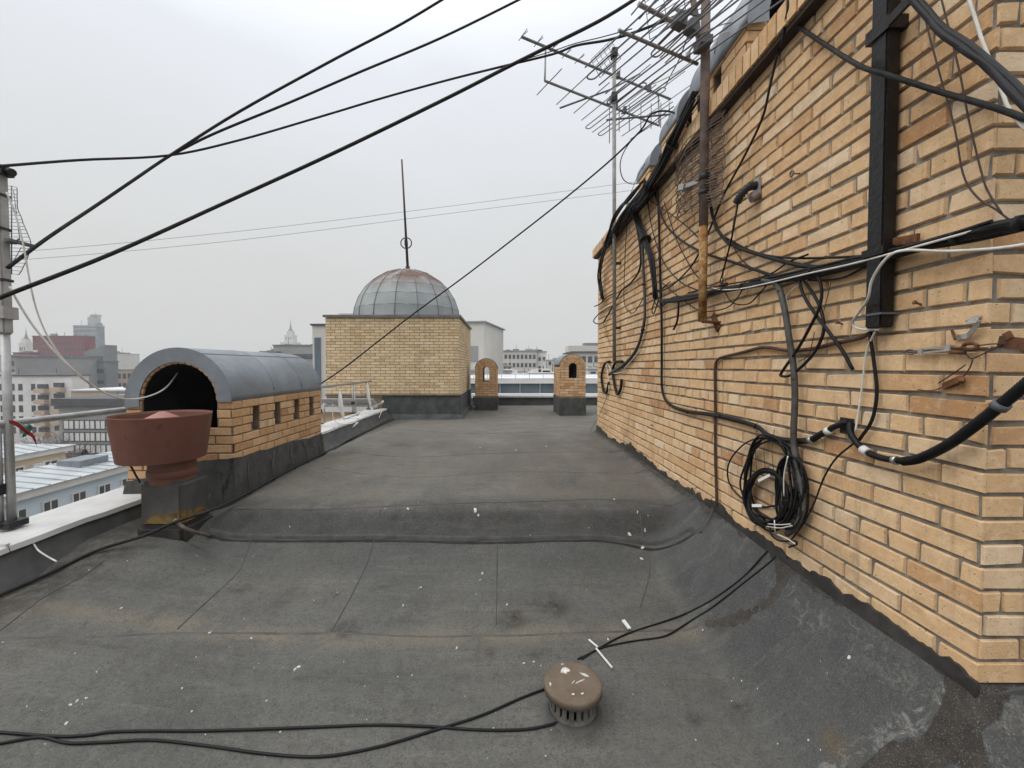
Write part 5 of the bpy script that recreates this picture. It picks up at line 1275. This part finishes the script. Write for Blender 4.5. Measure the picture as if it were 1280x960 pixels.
for r in range(5):
    for px in (-12, 2, 15, 25, 41): child('window', winmesh(.7, 1.2, 'glass'), t, ((px - 30) / 520 * 75, 0, zp - 2.6 - r * 1.95))
    for px, dzz in ((55, 0), (75, .25)):
        z = zp - 3.05 + dzz - r * 1.95; x = (px - 30) / 520 * 75
        bm = B(); box(bm, (x - .95, -1.0, z), (x + .95, -.002, z + .75)); bo = obj('balcony', bm, M['ochre'], t)
        bm = B(); box(bm, (x - .75, -.5, z + .8), (x + .75, -.002, z + 1.6)); obj('glazing', bm, M['glass'], bo)
building('stepped_block', 'dark grey stepped block with long window bands', xpx(28, 120), xpx(132, 120), 120, 4, zpx(452, 120), 'grey2', 4, 1, 1, 1.1, 2.2, 3.2, band=True, roof='grey2')
building('office_tower', 'blue grey wedge-roofed building beside the crimson block', xpx(106, 150), xpx(131, 150), 150, 5, zpx(440, 150), 'grey2', 2, 6, 1, 1.6, 1.5, 3.4, roof=None)
t = bpy.data.objects['office_tower']; w = xpx(131, 150) - xpx(106, 150); h = zpx(440, 150) - ZG
bm = B(); v = [bm.verts.new(p) for p in ((-w/2, 0, h), (w/2, 0, h), (w/2, 0, h + 2.6), (-w/2, 5, h), (w/2, 5, h), (w/2, 5, h + 2.6))]
for f in ((0,1,2),(3,5,4),(0,2,5,3),(1,4,5,2)): bm.faces.new([v[i] for i in f])
obj('roof', bm, M['grey2'], t)
building('crimson_block', 'crimson office block on the left skyline', xpx(42, 190), xpx(107, 190), 190, 5, zpx(421, 190), 'crimson', 5, 12, 1.0, 1.5, 2.0, 2.9, roof='paneldark', roof_h=.5)
building('crimson_block', 'lower crimson wing left of the tall crimson block', xpx(17, 188), xpx(43, 188), 188, 5, zpx(441, 188), 'crimson', 3, 6, .9, 1.6, 1.5, 2.9, roof='crimson')
building('glass_tower', 'pale glass tower fading behind the crimson block', xpx(93, 330), xpx(123, 330), 330, 6, zpx(408, 330), 'glassblue', 9, 1, 1, .8, 1.5, 3.6, glass='greycity', band=True, roof='greycity', roof_h=1)
building('far_tower', 'faintest tallest tower above the glass tower', xpx(111, 620), xpx(118, 620), 620, 12, zpx(396, 620), 'glassblue', 6, 3, 1.2, 2, 3, 6, roof='greycity')
def spire_tower(label, px, Y, tiers, tip):
    x = xpx(px, Y); t = thing('spire_tower', label, 'tower', (x, Y, ZG)); last = None
    for i, (hw, py) in enumerate(tiers):
        w = hw / F * Y; z0 = 0 if last is None else last; z1 = zpx(py, Y) - ZG
        bm = B(); box(bm, (-w, -w, z0), (w, w, z1)); obj('tier', bm, M['light'], t); last = z1
        if i < 2:
            for k in range(3): child('window', winmesh(w * .22, (z1 - z0) * .25 if z0 else 2, 'glass'), t, (lerp(-w * .6, w * .6, k / 2), -w, z1 - (z1 - (z0 or z1 - 12)) * .6))
    z1 = zpx(tip, Y) - ZG; w = tiers[-1][0] / F * Y
    bm = B(); lathe(bm, [(w * .9, last), (w * .45, last + (z1 - last) * .2), (w * .18, last + (z1 - last) * .5), (.02, z1)], (0, 0, 0), 8); obj('spire', bm, M['grey2'], t)
spire_tower('pale tower with thin spire on the far left skyline', 34, 280, ((6, 445), (4.5, 428), (3, 424)), 409)
spire_tower('spired tower standing behind the grey block near the brick tower', 364, 420, ((8.5, 428), (5.2, 419), (3.4, 414)), 398)
building('plaster_house', 'pale ochre house on the skyline left of the vaulted chimney', xpx(132, 130), xpx(185, 130), 130, 15, zpx(462, 130), 'ochre', 3, 8, 1, 1.6, 1.2, 3, roof='tinroof')
building('low_hall', 'long low hall with pale roof behind the office block', xpx(88, 66), xpx(190, 66), 66, 16, zpx(489, 66), 'ochre', 1, 8, 1, 1, 1, 3, roof='roofwhite')
building('banded_block', 'grey banded block left of the brick tower', xpx(342, 110), xpx(402, 110), 110, 16, zpx(432, 110), 'greycity', 4, 1, 1, 1.3, 2.2, 3.0, band=True, roof='grey2')
building('banded_block', 'low brownish block left of the grey banded block', xpx(326, 108), xpx(345, 108), 108, 10, zpx(440, 108), 'ochre', 3, 4, .8, 1.2, 1, 2.8, roof='grey2')
building('corner_block', 'light stone block with dark glass strip left of the tower', xpx(391, 28), xpx(470, 28), 28, 8, zpx(407, 28), 'light', 1, 1, .01, .01, .5, 3, roof='paneldark', roof_h=.12, over=.1)
t = bpy.data.objects['corner_block']; hh = zpx(407, 28) - ZG; w2 = (xpx(470, 28) - xpx(391, 28)) / 2
bm = B(); box(bm, (-w2 + .15, -.05, hh - 6), (-w2 + .55, .02, hh - .8)); obj('glass_strip', bm, M['glassblue'], t)
bm = B(); box(bm, (-w2 + 1.4, 1, hh + .13), (-w2 + 3.6, 4, hh + .95)); obj('plant_room', bm, M['light'], t)
building('corner_block', 'pale block with grey panels right of the brick tower', 0, 8, 36, 8, zpx(404, 36), 'light', 3, 5, 1.0, 1.3, 2.0, 2.0, glass='greycity', roof='greycity', roof_h=.1, loc=(xpx(605, 36) - 3.9, 36, ZG), rz=radians(-12))
building('apartment_house', 'white apartment house with three window rows on the skyline', xpx(629, 120), xpx(671, 120), 120, 14, zpx(439, 120), 'light', 4, 8, .75, 1.2, 1.0, 2.4, roof='greycity', over=.3)
building('apartment_house', 'plain pale end block beside the three-row apartment house', xpx(671.5, 122), xpx(683, 122), 122, 12, zpx(440, 122), 'white_panel', 3, 2, .7, 1.1, 1.5, 2.6, roof='greycity')
building('apartment_house', 'pale house with dark eaves behind the right small chimney', xpx(716, 85), xpx(775, 85), 85, 12, zpx(441, 85), 'light', 3, 7, .9, 1.25, .7, 2.1, roof='paneldark', roof_h=.3, over=.35)
t = thing('roof_house', 'flat white roof box behind the right small chimney', 'roof house', (xpx(728, 88) + 1, 88, zpx(441, 85) + .31)); bm = B(); box(bm, (-4, 0, 0), (6, 4, 1.3)); obj('wall', bm, M['light'], t)
bm = B(); box(bm, (-.5, .5, 1.3), (3, 3, 1.9)); obj('roof_vent', bm, M['grey2'], t)
def glass_front():
    Y = 24; x0, x1 = xpx(575, Y), xpx(800, Y); zt, zb = zpx(474.5, Y), zpx(491, Y)
    t = thing('glass_pavilion', 'low glass-fronted building beyond the far parapet', 'building', ((x0 + x1) / 2, Y, ZG)); w = (x1 - x0) / 2; o = ZG
    bm = B(); box(bm, (-w, .1, 0), (w, 12, zt - o)); obj('wall', bm, M['grey2'], t)
    bm = B(); box(bm, (-w, -.15, zt - o - .22), (w, .0, zt - o + .02)); obj('fascia', bm, M['trim'], t)
    bm = B(); box(bm, (-w, -.1, zt - o + .03), (w, 12, zt - o + .08)); obj('roof', bm, M['roofwhite'], t)
    n = 9
    for k in range(n):
        a, b = lerp(-w, w, k / n), lerp(-w, w, (k + 1) / n)
        bm = B(); box(bm, (a + .04, .0, zb - o), (b - .04, .08, zt - o - .24)); obj('pane', bm, M['glassblue'], t)
    for k in range(n + 1):
        x = lerp(-w, w, k / n); bm = B(); box(bm, (x - .03, -.08, zb - o - 1), (x + .03, .0, zt - o - .22)); obj('mullion', bm, M['galv'], t)
    bm = B(); box(bm, (-w, -.6, zb - o - .25), (w, -.02, zb - o - .02)); obj('sill', bm, M['trim'], t)
    bm = B(); tube(bm, [V((-w, -.1, zt - o + .32)), V((w, -.1, zt - o + .32))], .02, 6, sm_=False)
    for k in range(14):
        x = lerp(-w, w, k / 13); tube(bm, [V((x, -.1, zt - o + .08)), V((x, -.1, zt - o + .32))], .012, 5, sm_=False)
    obj('guard_rail', bm, M['galv'], t)
glass_front()
for i, (a, b, Y, py, wm, lb) in enumerate(((600, 640, 52, 463, 'light', 'low pale block just right of the brick tower'), (640, 665, 60, 468, 'ochre', 'low house with white roof under the apartment house'), (666, 700, 46, 467, 'white_panel', 'low white house with dark openings left of the right chimney'), (735, 790, 50, 461, 'white_panel', 'long low white block behind the brick wall edge'), (612, 640, 90, 457, 'ochre', 'small far house between tower and apartment house'), (684, 720, 95, 450, 'light', 'small far pale house between the two small chimneys'))):
    building('low_building', lb, xpx(a, Y), xpx(b, Y), Y, 8, zpx(py, Y), wm, 2, 5, .6, .8, .35, 1.6, roof='roofwhite', roof_h=.12)
for i, (a, b, Y, py, wm, lb) in enumerate(((185, 260, 210, 456, 'light', 'far pale block hidden behind the chimney vault'), (255, 335, 240, 452, 'ochre', 'far brownish block over the chimney vault'), (-60, 20, 100, 446, 'greycity', 'grey banded block at the left edge behind the mast'), (120, 140, 260, 442, 'light', 'small far block right of the wedge roof'))):
    building('far_block', lb, xpx(a, Y), xpx(b, Y), Y, 20, zpx(py, Y), wm, 3, 8, Y * .008, Y * .012, 1, Y * .02, roof='grey2')
# trees in the street
def bare_tree(loc, h, label, seed):
    random.seed(seed); t = thing('bare_tree', label, 'tree', loc, 0, 'bare winter trees in the street')
    bm = B(); tube(bm, [V((0, 0, 0)), V((.1, .05, h * .25)), V((0, .1, h * .5))], lambda t, i: lerp(.2, .12, t), 7); obj('trunk', bm, M['bark'], t)
    bm = B()
    def br(p, d, L, r, n):
        q = p + d * L; m = (p + q) / 2 + V([random.uniform(-.08, .08) * L for _ in range(3)])
        tube(bm, [p, m, q], lambda t, i: lerp(r, r * .6, t), 4, 2, cap=False)
        if n == 0: return
        for k in range(3 if n > 1 else 4):
            a = V([random.gauss(0, .5) for _ in range(3)]) + V((0, 0, .15)); br(p.lerp(q, random.uniform(.45, 1)), (d + a).normalized(), L * random.uniform(.55, .8), r * .55, n - 1)
    for k in range(7):
        g = 2 * pi * k / 7; br(V((0, .05, h * (.3 + .03 * k))), V((cos(g) * .7, sin(g) * .7, .9)).normalized(), h * .22, .07, 4)
    obj('crown', bm, M['twig'], t)
for i, (px, py, Y, h, lb) in enumerate(((62, 515, 44, 14, 'bare tree left of the grey office block'), (84, 522, 46, 13, 'bare tree against the corner of the office block'), (36, 520, 48, 13, 'bare tree in front of the white panel block'))):
    bare_tree((xpx(px, Y), Y, zpx(py, Y) - h), h, lb, 20 + i)
random.seed(99)
def conifer():
    Y = 36; x = xpx(103, Y); t = thing('conifer_tree', 'dark evergreen tree between the cream and blue houses', 'tree', (x, Y, zpx(562, Y) - 6))
    bm = B(); tube(bm, [V((0, 0, -12)), V((0, 0, 5.5))], lambda t, i: lerp(.25, .04, t), 7, sm_=False); obj('trunk', bm, M['bark'], t)
    bm = B()
    for k in range(1500):
        z = random.random(); g = random.random() * 2 * pi; R = 1.7 * (1 - z) ** .7 * random.uniform(.35, 1) * (1 + .25 * sin(g * 3 + z * 9))
        p = V((R * cos(g), R * sin(g), 6 * z - .25 * R)); d = V((cos(g), sin(g), random.uniform(-.5, .2))) * random.uniform(.15, .35); s = V((-sin(g), cos(g), random.uniform(-.3, .3))) * .09
        bm.faces.new([bm.verts.new(q) for q in (p - s, p + s, p + d)])
    obj('crown', bm, M['needle'], t)
conifer()
# ------------------------------------------------------------------ haze
bm = B(); box(bm, (-700, -320, ZG - 1), (700, 900, 75))
hz = NT('haze air'); hz.t.nodes.remove(hz.p); pv = hz.n('ShaderNodeVolumePrincipled'); pv.inputs['Color'].default_value = (.93, .94, .95, 1); pv.inputs['Density'].default_value = .0007
hz.l(pv.outputs[0], hz.t.nodes['Material Output'].inputs['Volume'])
tag(obj('haze', bm, hz.m), 'thin grey winter haze over the city', 'haze', kind='stuff')
# ------------------------------------------------------------------ sky, light, camera
AZ, EL = radians(-115), radians(48)       # where the brightest part of the cloud is: left and behind the viewer
w = bpy.data.worlds.new('World'); S.world = w; w.use_nodes = True; nt = w.node_tree; nt.nodes.clear()
N_ = nt.nodes.new; Lk = nt.links.new
sky = N_('ShaderNodeTexSky'); sky.sky_type = 'NISHITA'; sky.sun_disc = False; sky.sun_elevation = EL; sky.sun_rotation = AZ; sky.air_density = 1.0; sky.dust_density = 5
bw = N_('ShaderNodeHueSaturation'); bw.inputs['Saturation'].default_value = .12; Lk(sky.outputs[0], bw.inputs['Color'])
tc = N_('ShaderNodeTexCoord'); sx = N_('ShaderNodeSeparateXYZ'); Lk(tc.outputs['Generated'], sx.inputs[0])
ns = N_('ShaderNodeTexNoise'); ns.inputs['Scale'].default_value = 1.6; ns.inputs['Detail'].default_value = 4
mp = N_('ShaderNodeMapping'); mp.inputs['Scale'].default_value = (1, 1, 2.5); Lk(tc.outputs['Generated'], mp.inputs[0]); Lk(mp.outputs[0], ns.inputs['Vector'])
ad = N_('ShaderNodeMath'); ad.operation = 'MULTIPLY_ADD'; Lk(ns.outputs['Fac'], ad.inputs[0]); ad.inputs[1].default_value = .20; Lk(sx.outputs['Z'], ad.inputs[2])
sb = N_('ShaderNodeMath'); sb.operation = 'SUBTRACT'; Lk(ad.outputs[0], sb.inputs[0]); sb.inputs[1].default_value = .10
cr = N_('ShaderNodeValToRGB'); Lk(sb.outputs[0], cr.inputs[0]); el = cr.color_ramp.elements
stops = [(0, (.268, .264, .252)), (.12, (.284, .284, .275)), (.33, (.318, .327, .332)), (.56, (.372, .386, .412)), (.75, (.62, .64, .68)), (1, (.95, .97, 1.0))]
while len(el) < len(stops): el.new(.5)
for e, (p, c) in zip(el, stops): e.position = p; e.color = c + (1,)
sc = N_('ShaderNodeVectorMath'); sc.operation = 'SCALE'; sc.inputs['Scale'].default_value = 20; Lk(cr.outputs[0], sc.inputs[0])
mx = N_('ShaderNodeMix'); mx.data_type = 'RGBA'; mx.inputs[0].default_value = .93; Lk(bw.outputs[0], mx.inputs[6]); Lk(sc.outputs[0], mx.inputs[7])
bg = N_('ShaderNodeBackground'); bg.inputs['Strength'].default_value = .11; Lk(mx.outputs[2], bg.inputs['Color'])
ow = N_('ShaderNodeOutputWorld'); Lk(bg.outputs[0], ow.inputs[0])
sl = bpy.data.lights.new('sun', 'SUN'); sl.energy = 1.3; sl.angle = radians(40); sl.color = (1, .97, .93)
so = bpy.data.objects.new('sun', sl); COL.objects.link(so)
dirn = V((sin(AZ) * cos(EL), cos(AZ) * cos(EL), sin(EL))); so.rotation_euler = dirn.to_track_quat('Z', 'Y').to_euler()
cam = bpy.data.cameras.new('camera'); co = bpy.data.objects.new('camera', cam); COL.objects.link(co)
co.location = (0, 0, H); co.rotation_euler = (pi / 2 - PT, 0, 0)
cam.sensor_fit = 'HORIZONTAL'; cam.sensor_width = 36; cam.lens = F / 1280 * 36; cam.shift_x = (640 - CX) / 1280; cam.shift_y = (CY - 480) / 1280
cam.clip_start = .05; cam.clip_end = 3000
S.camera = co
S.view_settings.view_transform = 'Standard'; S.view_settings.look = 'None'; S.view_settings.exposure = .10; S.view_settings.gamma = 1; S.view_settings.use_curve_mapping = False
S.cycles.use_denoising = True; S.cycles.max_bounces = 6; S.cycles.diffuse_bounces = 3; S.cycles.glossy_bounces = 3; S.cycles.volume_bounces = 1; S.cycles.transparent_max_bounces = 8
